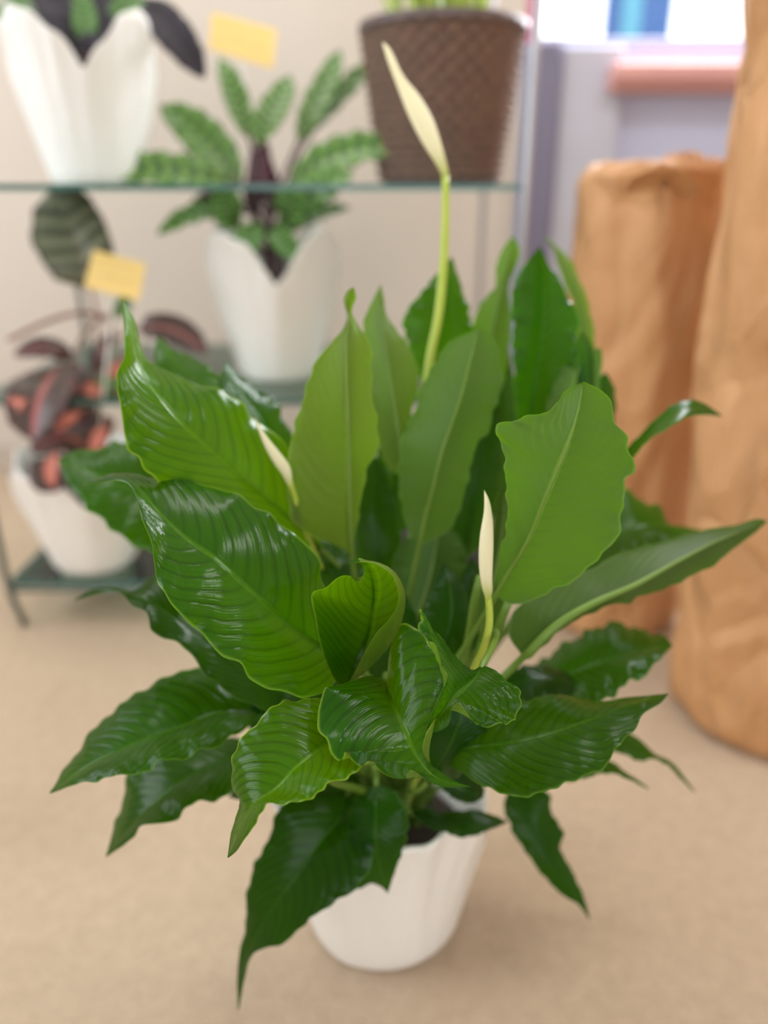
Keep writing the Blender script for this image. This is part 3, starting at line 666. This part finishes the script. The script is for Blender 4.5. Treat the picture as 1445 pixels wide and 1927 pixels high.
# flowers (closed cream spathes)
def flower(M, L, R, stalk, thick, off=(.0, .0), r=.0042):
    n = 48
    m3 = np.array([P3(*p) for p in spline(M, n)]); l3 = with_depth(L, M, off[0], n); r3 = with_depth(R, M, off[1], n)
    ts = np.linspace(0, 1, n); rows = []
    # a closed, slightly flattened sheath around the midline
    V = []; nc = 17
    for i in range(n):
        c = (l3[i]+r3[i])/2; w = (r3[i]-l3[i])/2; hw = np.linalg.norm(w)
        t = m3[min(i+1, n-1)] - m3[max(i-1, 0)]; t /= np.linalg.norm(t)+1e-9
        nn = np.cross(w/(hw+1e-9), t); nn /= np.linalg.norm(nn)+1e-9
        if nn.dot(CAMP-c) < 0: nn = -nn
        for k in range(nc):
            a = 2*math.pi*k/(nc-1)*.97 - math.pi/2 + .05
            rr = 1 + .05*math.sin(3*a + 2*ts[i]) - (.22*(k/(nc-1)))*(1 if k > nc-5 else 0)
            V.append(c + rr*(w*math.cos(a) + nn*hw*thick*math.sin(a)))
    F = grid_faces(n, nc); UV = [(k/(nc-1), ts[i]) for i in range(n) for k in range(nc)]
    o = mesh_obj('flower_spathe', V, F, M_SPATHE, LILY, True, UV)
    sp = np.array([P3(*p) for p in stalk]); c0 = crown_pt(sp[-1].copy())
    sp = spline(np.vstack([sp, [c0 + (sp[-1]-c0)*.35 + np.array([0, 0, .02]), c0]]), 60)
    v, f = tube_geo(sp, np.concatenate([np.linspace(r*.8, r, 12), np.linspace(r, r*1.15, 48)]), 10)
    mesh_obj('flower_stalk', v, f, M_STALK, o, True)
    return o
flower([(840,350,.86),(826,300,.855),(800,240,.855),(770,185,.86),(742,130,.865),(719,78,.875)],
       [(831,330),(822,312),(792,266),(766,214),(745,159),(728,112)],[(844,330),(838,300),(828,265),(813,223),(788,180),(758,142),(732,90)],
       [(838,330,.86),(838,400,.86),(834,500,.86),(824,600,.865),(810,670,.87),(800,760,.88)],.55,(0,0),.0050)
flower([(548,925,.735),(540,895,.732),(520,858,.728),(498,820,.727),(477,783,.73)],
       [(540,912),(530,893),(512,868),(495,836)],[(550,905),(545,878),(524,849),(502,822)],
       [(545,905,.738),(575,1000,.76),(610,1090,.79)],.5,(0,0),.0036)
flower([(918,1135,.635),(915,1098,.63),(914,1060,.627),(914,1010,.625),(917,965,.626),(911,922,.63)],
       [(910,1118),(904,1094),(900,1054),(902,1009),(910,961)],[(926,1115),(926,1090),(927,1058),(928,1015),(926,972),(920,941)],
       [(917,1110,.635),(921,1150,.638),(920,1180,.642),(910,1220,.65),(893,1256,.665),(878,1300,.72)],.6,(0,0),.0036)
# bare petioles seen among the leaves
for pts, r in (([(905,1085,.70),(893,1130,.71),(884,1190,.73),(862,1290,.78),(815,1400,.86)], .0042),
               ([(960,1125,.70),(942,1170,.71),(928,1205,.73),(880,1310,.79),(820,1400,.87)], .0038),
               ([(705,1440,.80),(705,1475,.83),(712,1500,.88)], .004)):
    q = np.array([P3(*p) for p in pts]); q = np.vstack([q, [crown_pt(q[-1].copy())]])
    v, f = tube_geo(spline(q, 30), r, 8); mesh_obj('petiole', v, f, M_PET, LILY, True)

# ================================================================== OTHER PLANTS
def patterned(name, base, dark, light_side, rough=.38, n=9.0, back_c=(.10, .02, .03, 1), blotch=True, rib=None):
    m, nt, N, Lk, B = mat(name)
    uvn = N.new('ShaderNodeUVMap'); uvn.uv_map = 'UVMap'; sep = N.new('ShaderNodeSeparateXYZ'); Lk.new(uvn.outputs[0], sep.inputs[0])
    u, v = sep.outputs[0], sep.outputs[1]
    a = math_n(N, Lk, 'MULTIPLY', math_n(N, Lk, 'ABSOLUTE', math_n(N, Lk, 'SUBTRACT', u, .5)), 2.0)
    s = math_n(N, Lk, 'SUBTRACT', v, math_n(N, Lk, 'MULTIPLY', a, .08))
    w = math_n(N, Lk, 'MULTIPLY_ADD', math_n(N, Lk, 'SINE', math_n(N, Lk, 'MULTIPLY', s, 6.283*n)), .5, .5)
    if blotch:   # dark ovals along the midrib, dark border
        k = math_n(N, Lk, 'SUBTRACT', w, math_n(N, Lk, 'MULTIPLY', math_n(N, Lk, 'ABSOLUTE', math_n(N, Lk, 'SUBTRACT', a, .35)), 1.3))
        f = N.new('ShaderNodeMapRange'); f.interpolation_type = 'SMOOTHSTEP'; Lk.new(k, f.inputs[0]); f.inputs[1].default_value = .25; f.inputs[2].default_value = .45
        f = f.outputs[0]
    else:
        f = ramp(N, Lk, w, .3, (0,0,0,1), .8, (1,1,1,1))
    c = mix_n(N, Lk, f, base, dark)
    e = N.new('ShaderNodeMapRange'); Lk.new(a, e.inputs[0]); e.inputs[1].default_value = .82; e.inputs[2].default_value = .97
    c = mix_n(N, Lk, e.outputs[0], c, light_side)
    if rib:
        r = N.new('ShaderNodeMapRange'); Lk.new(a, r.inputs[0]); r.inputs[1].default_value = .16; r.inputs[2].default_value = .05
        c = mix_n(N, Lk, r.outputs[0], c, rib)
    back = N.new('ShaderNodeNewGeometry').outputs['Backfacing']
    c = mix_n(N, Lk, back, c, back_c)
    Lk.new(c, B.inputs['Base Color']); B.inputs['Roughness'].default_value = rough
    return m
M_RATTLE = patterned('rattlesnake_leaf', (.15, .31, .05, 1), (.022, .09, .02, 1), (.032, .11, .022, 1), back_c=(.08, .024, .04, 1))
M_RIBBED = patterned('ribbed_grey_leaf', (.17, .18, .11, 1), (.06, .068, .038, 1), (.05, .05, .03, 1), n=6, blotch=False, back_c=(.09, .025, .025, 1))
M_MAROON = patterned('maroon_leaf', (.085, .05, .04, 1), (.045, .028, .026, 1), (.09, .022, .028, 1), n=8, blotch=False, back_c=(.17, .035, .04, 1), rib=(.42, .12, .12, 1))
M_DARK = patterned('dark_purple_leaf', (.022, .016, .026, 1), (.015, .013, .021, 1), (.014, .010, .018, 1), .7, n=8, blotch=False, back_c=(.022, .014, .025, 1))
M_GREEN2 = patterned('mid_green_leaf', (.09, .20, .045, 1), (.05, .13, .03, 1), (.05, .13, .03, 1), n=8, blotch=False, back_c=(.08, .16, .05, 1))
M_CORAL = patterned('coral_leaf', (.62, .20, .13, 1), (.46, .12, .09, 1), (.50, .14, .11, 1), n=8, blotch=False, back_c=(.62, .18, .12, 1))
M_YELG = patterned('yellow_green_leaf', (.52, .62, .14, 1), (.36, .52, .10, 1), (.56, .64, .2, 1), n=8, blotch=False, back_c=(.5, .6, .16, 1))
M_PSTEM = stalk_material('purple_stem', (.05, .018, .028, 1), (.08, .03, .035, 1))
M_OSTEM = stalk_material('reddish_stem', (.20, .07, .05, 1), (.26, .12, .07, 1))
def pleaf(parent, pts, width, material, stem_to=None, stem_mat=None, face=None, back=False, ruffle=.08, taper=(.55, 1.0, .75), sr=.0028, nm='leaf'):
    """leaf on another plant: midrib through pixel/depth points, symmetric blade of the given width (m)"""
    n = 40; m3 = np.array([P3(*p) for p in spline(pts, n)])
    ts = np.linspace(0, 1, n)
    T = np.gradient(m3, axis=0); T /= np.linalg.norm(T, axis=1)[:, None]
    f = np.array(face if face is not None else (0.0, -.85, .5), float); f /= np.linalg.norm(f)
    Sd = np.cross(T, f); Sd /= np.linalg.norm(Sd, axis=1)[:, None] + 1e-9
    w = width/2*np.interp(ts, [0, .12, .3, .55, .8, .93, 1], [.04, taper[0], .92, taper[1], taper[2], .38, .02])
    nrm = np.cross(Sd, T)
    nrm *= np.sign(np.sum(nrm @ f))
    lift = (w*.22)[:, None]*nrm
    o, nn = blade(nm, [m3 - Sd*w[:, None] + lift, m3, m3 + Sd*w[:, None] + lift], 'back' if back else 'top', .1, ruffle, parent, material, nc=13, corr=.0, face=f, curl=.001)
    if stem_to is not None:
        b = m3[0]; t = T[0]; L = np.linalg.norm(b-stem_to); s = np.linspace(0, 1, 14)[:, None]
        p1 = np.array(stem_to) + np.array([0, 0, .4*L]); p2 = b - t*.3*L
        q = (1-s)**3*np.array(stem_to) + 3*(1-s)**2*s*p1 + 3*(1-s)*s*s*p2 + s**3*b
        v, ff = tube_geo(np.vstack([q, m3[2:30:3] - nrm[2:30:3]*.001]), np.concatenate([np.linspace(sr*1.2, sr, 14), np.linspace(sr*.8, sr*.3, len(m3[2:30:3]))]), 7)
        mesh_obj('stem', v, ff, stem_mat or M_PSTEM, o, True)
    return o
# --- rattlesnake plant on the middle shelf
RX, RY = -.23, 1.70
ratt = empty('potted_rattlesnake_plant', (RX, RY, ZS[1]), 'rattlesnake plant with wavy spotted leaves in white lobed pot, middle glass shelf', 'potted plant')
moulded_pot(ratt, RX, RY, ZS[1], .085, .135, .20, .305, rot=math.radians(-82), seed=11, soil_h=.92)
rc = np.array([RX, RY, ZS[1] + .185])
d0 = 1.66
for pts, w in (
    ([(470,265,d0),(450,200,d0+.01),(432,150,d0+.01),(412,108,d0+.02)], .055),
    ([(480,275,d0-.02),(505,225,d0-.02),(530,180,d0-.01),(546,140,d0)], .066),
    ([(560,270,d0),(585,215,d0),(615,155,d0+.01),(640,92,d0+.02)], .06),
    ([(590,245,d0+.05),(640,180,d0+.05),(690,130,d0+.05),(738,100,d0+.05)], .045),
    ([(540,345,d0-.03),(600,305,d0-.06),(680,280,d0-.08),(772,272,d0-.09)], .075),
    ([(455,350,d0-.02),(410,290,d0-.04),(355,235,d0-.05),(300,198,d0-.05)], .09),
    ([(440,345,d0-.04),(370,325,d0-.08),(270,318,d0-.11),(152,318,d0-.13)], .072),
    ([(520,425,d0-.05),(570,380,d0-.08),(620,345,d0-.09),(665,320,d0-.09)], .075),
    ([(460,400,d0-.03),(400,395,d0-.07),(345,410,d0-.09),(295,442,d0-.10)], .045),
    ([(480,415,d0-.05),(470,440,d0-.09),(462,470,d0-.11),(458,495,d0-.11)], .062),
    ([(540,440,d0-.0),(580,410,d0+.0),(620,395,d0+.0),(660,390,d0+.0)], .035),
    ([(530,430,d0-.06),(545,400,d0-.09),(550,370,d0-.10),(560,340,d0-.10)], .07),
    ([(450,430,d0-.05),(430,400,d0-.08),(420,370,d0-.09),(405,345,d0-.10)], .07),
    ([(505,430,d0-.08),(520,440,d0-.1),(545,470,d0-.11),(560,490,d0-.11)], .05)):
    pleaf(ratt, pts, w, M_RATTLE, rc + np.array([rng.uniform(-.03, .03), rng.uniform(-.03, .02), 0]), M_PSTEM, ruffle=.16, sr=.004)
for pts, w in (([(480,420,d0),(478,370,d0),(490,320,d0),(500,262,d0+.01)], .05), ([(510,420,d0-.0),(512,370,d0),(500,320,d0+.01),(492,270,d0+.01)], .045),
               ([(450,385,d0-.02),(420,380,d0-.03),(390,378,d0-.03),(362,376,d0-.03)], .04)):
    pleaf(ratt, pts, w, M_RATTLE, rc, M_PSTEM, back=True, sr=.004)
# --- dark plant on the top shelf, upper left
TX, TY = -.585, 1.72
topp = empty('potted_dark_calathea', (TX, TY, ZS[2]), 'white lobed pot of dark purple and green foliage, upper left on top shelf', 'potted plant')
moulded_pot(topp, TX, TY, ZS[2], .085, .135, .19, .292, rot=math.radians(-71), seed=21, soil_h=.92)
tc = np.array([TX, TY, ZS[2] + .185]); d1 = 1.57
for pts, w, m_ in (
    ([(225,15,d1-.03),(285,25,d1-.06),(335,75,d1-.07),(385,148,d1-.06)], .075, M_DARK),
    ([(180,60,d1),(215,10,d1),(250,-40,d1),(280,-90,d1)], .09, M_DARK),
    ([(160,80,d1-.05),(130,40,d1-.07),(100,5,d1-.07),(60,-40,d1-.07)], .08, M_DARK),
    ([(165,100,d1-.08),(162,60,d1-.1),(160,30,d1-.1),(150,-20,d1-.1)], .05, M_GREEN2),
    ([(190,50,d1-.06),(215,30,d1-.08),(240,15,d1-.08),(275,0,d1-.08)], .05, M_GREEN2),
    ([(120,60,d1-.02),(70,30,d1-.04),(30,20,d1-.05),(-20,30,d1-.05)], .06, M_GREEN2),
    ([(150,70,d1-.06),(120,50,d1-.08),(85,48,d1-.09),(40,45,d1-.09)], .05, M_DARK),
    ([(110,30,d1),(60,-10,d1),(20,-40,d1),(-40,-60,d1)], .08, M_GREEN2),
    ([(185,110,d1-.06),(190,80,d1-.08),(195,50,d1-.08),(190,20,d1-.08)], .06, M_DARK),
    ([(150,105,d1-.09),(125,85,d1-.11),(100,68,d1-.12),(70,60,d1-.12)], .06, M_DARK),
    ([(180,110,d1-.09),(205,85,d1-.11),(225,62,d1-.12),(238,40,d1-.12)], .06, M_DARK),
    ([(170,118,d1-.10),(168,105,d1-.12),(170,85,d1-.13),(178,62,d1-.13)], .05, M_DARK),
    ([(120,40,d1-.02),(85,15,d1-.04),(50,5,d1-.05),(5,12,d1-.05)], .07, M_GREEN2),
    ([(140,50,d1-.02),(130,20,d1-.04),(110,-10,d1-.05),(90,-50,d1-.05)], .09, M_DARK),
    ([(200,40,d1),(225,5,d1),(240,-30,d1),(250,-70,d1)], .08, M_GREEN2),
    ([(170,60,d1-.04),(180,20,d1-.05),(185,-20,d1-.05),(190,-60,d1-.05)], .08, M_DARK)):
    pleaf(topp, pts, w, m_, tc + np.array([rng.uniform(-.03, .03), rng.uniform(-.03, .02), 0]), M_PSTEM, ruffle=.06)
# --- maroon plant on the lowest shelf, left
BX, BY = -.648, 1.575
botp = empty('potted_maroon_calathea', (BX, BY, ZS[0]), 'plant with maroon and coral leaves in white pot on lowest shelf', 'potted plant')
moulded_pot(botp, BX, BY, ZS[0], .085, .140, .18, .255, rot=math.radians(-70), seed=31, soil_h=.92)
bc = np.array([BX, BY, ZS[0] + .165]); d2 = 1.62
for pts, w, m_ in (
    ([(172,545,d2),(160,500,d2-.02),(130,430,d2-.02),(118,345,d2)], .155, M_RIBBED),
    ([(110,690,d2-.06),(90,720,d2-.12),(70,765,d2-.15),(62,830,d2-.16)], .12, M_MAROON),
    ([(130,680,d2-.02),(110,660,d2-.04),(70,655,d2-.05),(25,668,d2-.05)], .045, M_MAROON),
    ([(120,690,d2-.02),(140,720,d2-.06),(150,770,d2-.08),(155,800,d2-.08)], .07, M_MAROON),
    ([(170,860,d2-.04),(160,840,d2-.07),(120,820,d2-.1),(55,850,d2-.12)], .07, M_MAROON),
    ([(140,870,d2-.04),(165,840,d2-.07),(185,810,d2-.08),(215,790,d2-.08)], .075, M_MAROON),
    ([(100,860,d2-.08),(90,880,d2-.11),(95,900,d2-.12),(110,925,d2-.12)], .075, M_MAROON),
    ([(190,700,d2-.02),(185,680,d2-.03),(195,655,d2-.04),(215,625,d2-.04)], .035, M_MAROON),
    ([(260,620,d2),(300,615,d2-.01),(345,630,d2-.01),(390,665,d2-.01)], .065, M_MAROON),
    ([(230,680,d2-.02),(225,700,d2-.03),(228,720,d2-.03),(232,745,d2-.03)], .04, M_CORAL),
    ([(150,730,d2-.05),(185,725,d2-.06),(215,722,d2-.06),(250,720,d2-.06)], .03, M_GREEN2),
    ([(210,590,d2),(225,585,d2),(235,570,d2),(240,550,d2)], .035, M_GREEN2)):
    pleaf(botp, pts, w, m_, bc + np.array([rng.uniform(-.035, .035), rng.uniform(-.035, .02), 0]), M_OSTEM, ruffle=.05, sr=.0032, taper=(.8, 1.0, .75))
for pts, w in (([(105,850,d2-.13),(97,875,d2-.14),(96,895,d2-.14),(98,915,d2-.14)], .028), ([(50,745,d2-.14),(35,755,d2-.16),(28,770,d2-.16),(25,785,d2-.16)], .03),
               ([(150,775,d2-.12),(130,788,d2-.14),(115,800,d2-.14),(105,812,d2-.14)], .025), ([(195,800,d2-.1),(190,815,d2-.11),(183,830,d2-.11),(172,848,d2-.11)], .03), ([(155,735,d2-.08),(168,732,d2-.08),(178,735,d2-.08),(190,742,d2-.08)], .03)):
    pleaf(botp, pts, w, M_CORAL, bc, M_OSTEM)
v, f = tube_geo(spline([P3(215,640,d2-.02), P3(200,600,d2-.03), P3(150,590,d2-.04), P3(90,605,d2-.06), P3(15,640,d2-.08)], 24), .0045, 7); mesh_obj('stem', v, f, M_OSTEM, botp, True)
# --- woven basket on the top shelf
KX, KY = .118, 1.79; KR0, KR1, KH = .122, .162, .295
bask = empty('basket_planter', (KX, KY, ZS[2]), 'round brown woven basket of yellow-green stems on top glass shelf', 'planter')
M_WEAVE = plain('brown_wicker', (.26, .15, .095, 1), .6, c2=(.10, .065, .055, 1), scale=38, bmp=.4, bscale=120)
M_WEAVE2 = plain('dark_wicker_rim', (.09, .07, .075, 1), .5, c2=(.13, .09, .085, 1), scale=30)
wv = MB(); nrow = 17; ns = 26
for i in range(nrow):
    z = ZS[2] + .012 + (KH-.02)*(i+.5)/nrow; rr = KR0 + (KR1-KR0)*((i+.5)/nrow)
    ring = []
    for k in range(ns*4):
        a = 2*math.pi*k/(ns*4); rad = rr + .0055*math.sin(ns/2*a*2 + (math.pi if i % 2 else 0)); ring.append((KX + rad*math.cos(a), KY + rad*math.sin(a), z))
    n_ = len(ring); hh = (KH-.02)/nrow*.5
    V = []
    for (x, y, zz) in ring:
        dx, dy = x-KX, y-KY; L = math.hypot(dx, dy); dx /= L; dy /= L
        V += [(x-dx*.003, y-dy*.003, zz-hh), (x+dx*.003, y+dy*.003, zz-hh*.45), (x+dx*.003, y+dy*.003, zz+hh*.45), (x-dx*.003, y-dy*.003, zz+hh)]
    F = [(k*4+q, ((k+1) % n_)*4+q, ((k+1) % n_)*4+q+1, k*4+q+1) for k in range(n_) for q in range(3)]
    wv.add(V, F)
ow = wv.build('weave', M_WEAVE, bask, True); ow['kind'] = 'stuff'
MB().lathe([(KR0-.012, .002), (KR0-.002, .002), (KR1-.006, KH-.02), (KR1+.006, KH-.018), (KR1+.007, KH), (KR1-.008, KH), (KR1-.014, KH-.02), (KR0-.016, .02), (.001, .02)], (KX, KY, ZS[2]), 64).build('basket_shell', M_WEAVE2, bask, True)
MB().lathe([(.001, KH*.9+.004), (KR1*.5, KH*.9+.002), (KR1-.022, KH*.9)], (KX, KY, ZS[2]), 40).build('soil', M_SOIL, bask, True)
for k in range(34):
    a = rng.uniform(0, 6.28); rr = rng.uniform(.02, .13); b = np.array([KX + rr*math.cos(a), KY + rr*math.sin(a), ZS[2] + KH*.9])
    lean = np.array([math.cos(a), math.sin(a), 0])*rng.uniform(.02, .14)
    top = b + lean + np.array([0, 0, rng.uniform(.22, .34)])
    n = 20; ts = np.linspace(0, 1, n)[:, None]; m3 = b + (top-b)*ts + lean*.5*(ts**2 - ts)
    Sd = np.array([-math.sin(a*1.7), math.cos(a*1.7), 0]); Sd = Sd/np.linalg.norm(Sd); w = rng.uniform(.010, .017)*np.interp(ts[:, 0], [0, .4, .8, 1], [.7, 1, .7, .05])
    blade('leaf', [m3 - Sd*w[:, None], m3, m3 + Sd*w[:, None]], 'top', .1, .03, bask, M_YELG, nc=7, corr=0, face=(0, -1, .3))

# ================================================================== PRICE CARDS
def card_material():
    m, nt, N, Lk, B = mat('yellow_card')
    uvn = N.new('ShaderNodeUVMap'); uvn.uv_map = 'UVMap'; sep = N.new('ShaderNodeSeparateXYZ'); Lk.new(uvn.outputs[0], sep.inputs[0])
    u, v = sep.outputs[0], sep.outputs[1]
    ln = math_n(N, Lk, 'GREATER_THAN', math_n(N, Lk, 'SINE', math_n(N, Lk, 'MULTIPLY', v, 6.283*3)), .45)
    mp = N.new('ShaderNodeMapping'); mp.inputs['Scale'].default_value = (16, 5, 1); Lk.new(uvn.outputs[0], mp.inputs[0])
    ink = math_n(N, Lk, 'GREATER_THAN', noise(N, Lk, 1.6, 2, mp.outputs[0]), .5)
    inn = math_n(N, Lk, 'MULTIPLY', math_n(N, Lk, 'LESS_THAN', math_n(N, Lk, 'ABSOLUTE', math_n(N, Lk, 'SUBTRACT', u, .5)), .36), math_n(N, Lk, 'LESS_THAN', math_n(N, Lk, 'ABSOLUTE', math_n(N, Lk, 'SUBTRACT', v, .52)), .36))
    k = math_n(N, Lk, 'MULTIPLY', math_n(N, Lk, 'MULTIPLY', ln, ink), math_n(N, Lk, 'MULTIPLY', inn, .22))
    Lk.new(mix_n(N, Lk, k, lin(240, 208, 132), lin(150, 110, 60)), B.inputs['Base Color']); B.inputs['Roughness'].default_value = .7
    return m
M_CARD = card_material(); M_STAKE = plain('clear_white_stake', (.72, .70, .64, 1), .4)
def card(corners, d, stake, label, foot):
    tl, tr_, br, bl = [P3(x, y, d) for x, y in corners]
    c = empty('price_card', tuple(foot), label, 'card', 'yellow price cards')
    n = np.cross(tr_-tl, bl-tl); n /= np.linalg.norm(n); n *= np.sign(n.dot(CAMP-tl)); t = n*.0006
    V = [bl+t, br+t, tr_+t, tl+t, bl-t, br-t, tr_-t, tl-t]; uv = [(0,0),(1,0),(1,1),(0,1)]*2
    mesh_obj('card', V, [(0,1,2,3),(7,6,5,4),(0,4,5,1),(1,5,6,2),(2,6,7,3),(3,7,4,0)], M_CARD, c, False, uv)
    q = [P3(x, y, d+.004) for x, y in stake] + [np.array(foot)]
    v, f = tube_geo(spline(q, 16), .0028, 6); mesh_obj('stake', v, f, M_STAKE, c, True)
    mb = MB(); e = P3(*stake[0], d+.003)
    return c
card([(398,22),(521,56),(514,130),(393,92)], 1.68, [(452,100),(458,150),(468,260)], 'yellow price card standing above the rattlesnake plant', rc + np.array([-.03, .03, 0]))
card([(176,470),(274,496),(262,566),(158,540)], 1.50, [(212,552),(205,640),(195,740)], 'yellow price card standing above the maroon-leaved plant', bc + np.array([.03, -.02, 0]))

# ================================================================== KRAFT PAPER BUNDLES
def kraft_material(name, c0, c1):
    m, nt, N, Lk, B = mat(name); co = objcoord(N)
    mp = N.new('ShaderNodeMapping'); mp.inputs['Scale'].default_value = (1, 1, .6); Lk.new(co, mp.inputs[0])
    c = mix_n(N, Lk, noise(N, Lk, 7, 4, co), c0, c1)
    c = mix_n(N, Lk, math_n(N, Lk, 'MULTIPLY', noise(N, Lk, 140, 3, co), .25), c, tuple(x*.7 for x in c0[:3])+(1,))
    Lk.new(c, B.inputs['Base Color']); B.inputs['Roughness'].default_value = .62
    vo = N.new('ShaderNodeTexVoronoi'); vo.feature = 'DISTANCE_TO_EDGE'; vo.inputs['Scale'].default_value = 6.5
    wp = N.new('ShaderNodeTexNoise'); wp.inputs['Scale'].default_value = 4.0; Lk.new(mp.outputs[0], wp.inputs['Vector'])
    va = N.new('ShaderNodeVectorMath'); va.operation = 'MULTIPLY_ADD'; Lk.new(wp.outputs['Color'], va.inputs[0]); va.inputs[1].default_value = (.25, .25, .35); Lk.new(mp.outputs[0], va.inputs[2]); Lk.new(va.outputs[0], vo.inputs['Vector'])
    hh = math_n(N, Lk, 'ADD', math_n(N, Lk, 'MULTIPLY', math_n(N, Lk, 'MINIMUM', vo.outputs['Distance'], .28), 2.2), noise(N, Lk, 9, 3, mp.outputs[0], .45))
    Lk.new(bump(N, Lk, hh, .8, .035), B.inputs['Normal'])
    return m
M_KRAFT = kraft_material('kraft_paper', (.56, .29, .125, 1), (.66, .365, .17, 1))
from mathutils import noise as mnoise
def crumple(th, z, seed, amp):
    d = np.zeros_like(th)
    for k, (a, zz) in enumerate(zip(th, z)):
        x = a*.17
        p = Vector((math.cos(a)*1.3 + 1.2*zz + seed, math.sin(a)*1.3, zz*2.6 - math.cos(a)*.5))
        q1 = mnoise.voronoi(p)[0]; q2 = mnoise.voronoi(p*1.9 + Vector((5, 2, 8)))[0]
        d[k] = amp*(1.1*min(q1[1]-q1[0], .45) + .3*min(q2[1]-q2[0], .4) + .5*mnoise.noise(p*.8)) - amp*.5
    return d
def roll(name, label, cx, cy, r0, r1, H, lean, seed, amp, topfold=False):
    o = empty(name, (cx, cy, 0), label, 'paper bundle'); n = 120; rows = 110
    th = np.linspace(0, 2*math.pi, n, endpoint=False); V = []
    for i in range(rows):
        t = i/(rows-1); z = H*t; r = r0 + (r1-r0)*t - .02*math.exp(-z/.012)
        rad = r + crumple(th, np.full(n, z), seed, amp)
        V.append(np.stack([cx + lean[0]*t + rad*np.cos(th), cy + lean[1]*t + rad*np.sin(th), np.full(n, max(z, .001)) + (.01*np.sin(3*th+seed)*(t > .99))], 1))
    V = np.vstack(V); F = [(i*n+k, i*n+(k+1) % n, (i+1)*n+(k+1) % n, (i+1)*n+k) for i in range(rows-1) for k in range(n)]
    F.append(tuple(range(n))[::-1])
    top = V[-n:]
    if topfold:     # gathered paper: pleats drawn in to a flattened twist
        cc = np.array([cx + lean[0] + .04, cy + lean[1] - .03, H]); base = len(V); VV = [V]
        for j, (q, hz) in enumerate(((.97, .012), (.85, .034), (.6, .012), (.35, .02), (.18, .04), (.02, .045))):
            pl = 1 + .16*np.sin(11*th)*(1-q)
            VV.append(np.stack([cc[0] + (top[:, 0]-cc[0])*q*pl, cc[1] + (top[:, 1]-cc[1])*q*pl, H + hz + .008*np.sin(11*th+.6)*(1-q)], 1))
        V = np.vstack(VV)
        F += [((rows-1+i)*n+k, (rows-1+i)*n+(k+1) % n, (rows+i)*n+(k+1) % n, (rows+i)*n+k) for i in range(6) for k in range(n)]
    else:
        F.append(tuple((rows-1)*n+k for k in range(n)))
    mesh_obj('paper_wrap', V, F, M_KRAFT, o, True)
    return o
rollR = roll('kraft_paper_roll', 'tall crumpled kraft paper roll standing at right, cut by the frame edge', .70, 1.17, .18, .185, 1.75, (-.075, 0), 5, .034)
bagL = roll('kraft_paper_bundle', 'shorter kraft paper bundle with tied gathered top, beside the tall roll', .488, 1.53, .150, .160, .888, (.02, .02), 9, .026, True)
# folded flaps of the gathered top
def flap(parent, pts, t=.004, nm='paper_flap'):
    P = [PY(*p) for p in pts]; P = np.array(P)
    nrm = np.cross(P[1]-P[0], P[2]-P[0]); nrm /= np.linalg.norm(nrm); n = len(P)
    V = np.vstack([P + nrm*t/2, P - nrm*t/2]); F = [tuple(range(n)), tuple(range(n, 2*n))[::-1]] + [(i, i+n, (i+1) % n+n, (i+1) % n) for i in range(n)]
    return mesh_obj(nm, V, F, M_KRAFT, parent, False)
flap(bagL, [(1170,362,1.375),(1188,330,1.315),(1245,308,1.31),(1285,318,1.33),(1240,352,1.37)])
flap(bagL, [(1283,318,1.33),(1348,294,1.40),(1354,326,1.35),(1338,398,1.39),(1312,345,1.35)])
flap(bagL, [(1236,350,1.36),(1283,316,1.325),(1318,346,1.34),(1300,372,1.365),(1262,372,1.37)])
v, f = tube_geo(spline([PY(1252,352,1.345), PY(1258,380,1.352), PY(1252,420,1.362), PY(1225,470,1.368), PY(1190,520,1.372)], 20), np.linspace(.008, .002, 20), 8); mesh_obj('crease_fold', v, f, M_KRAFT, bagL, True)
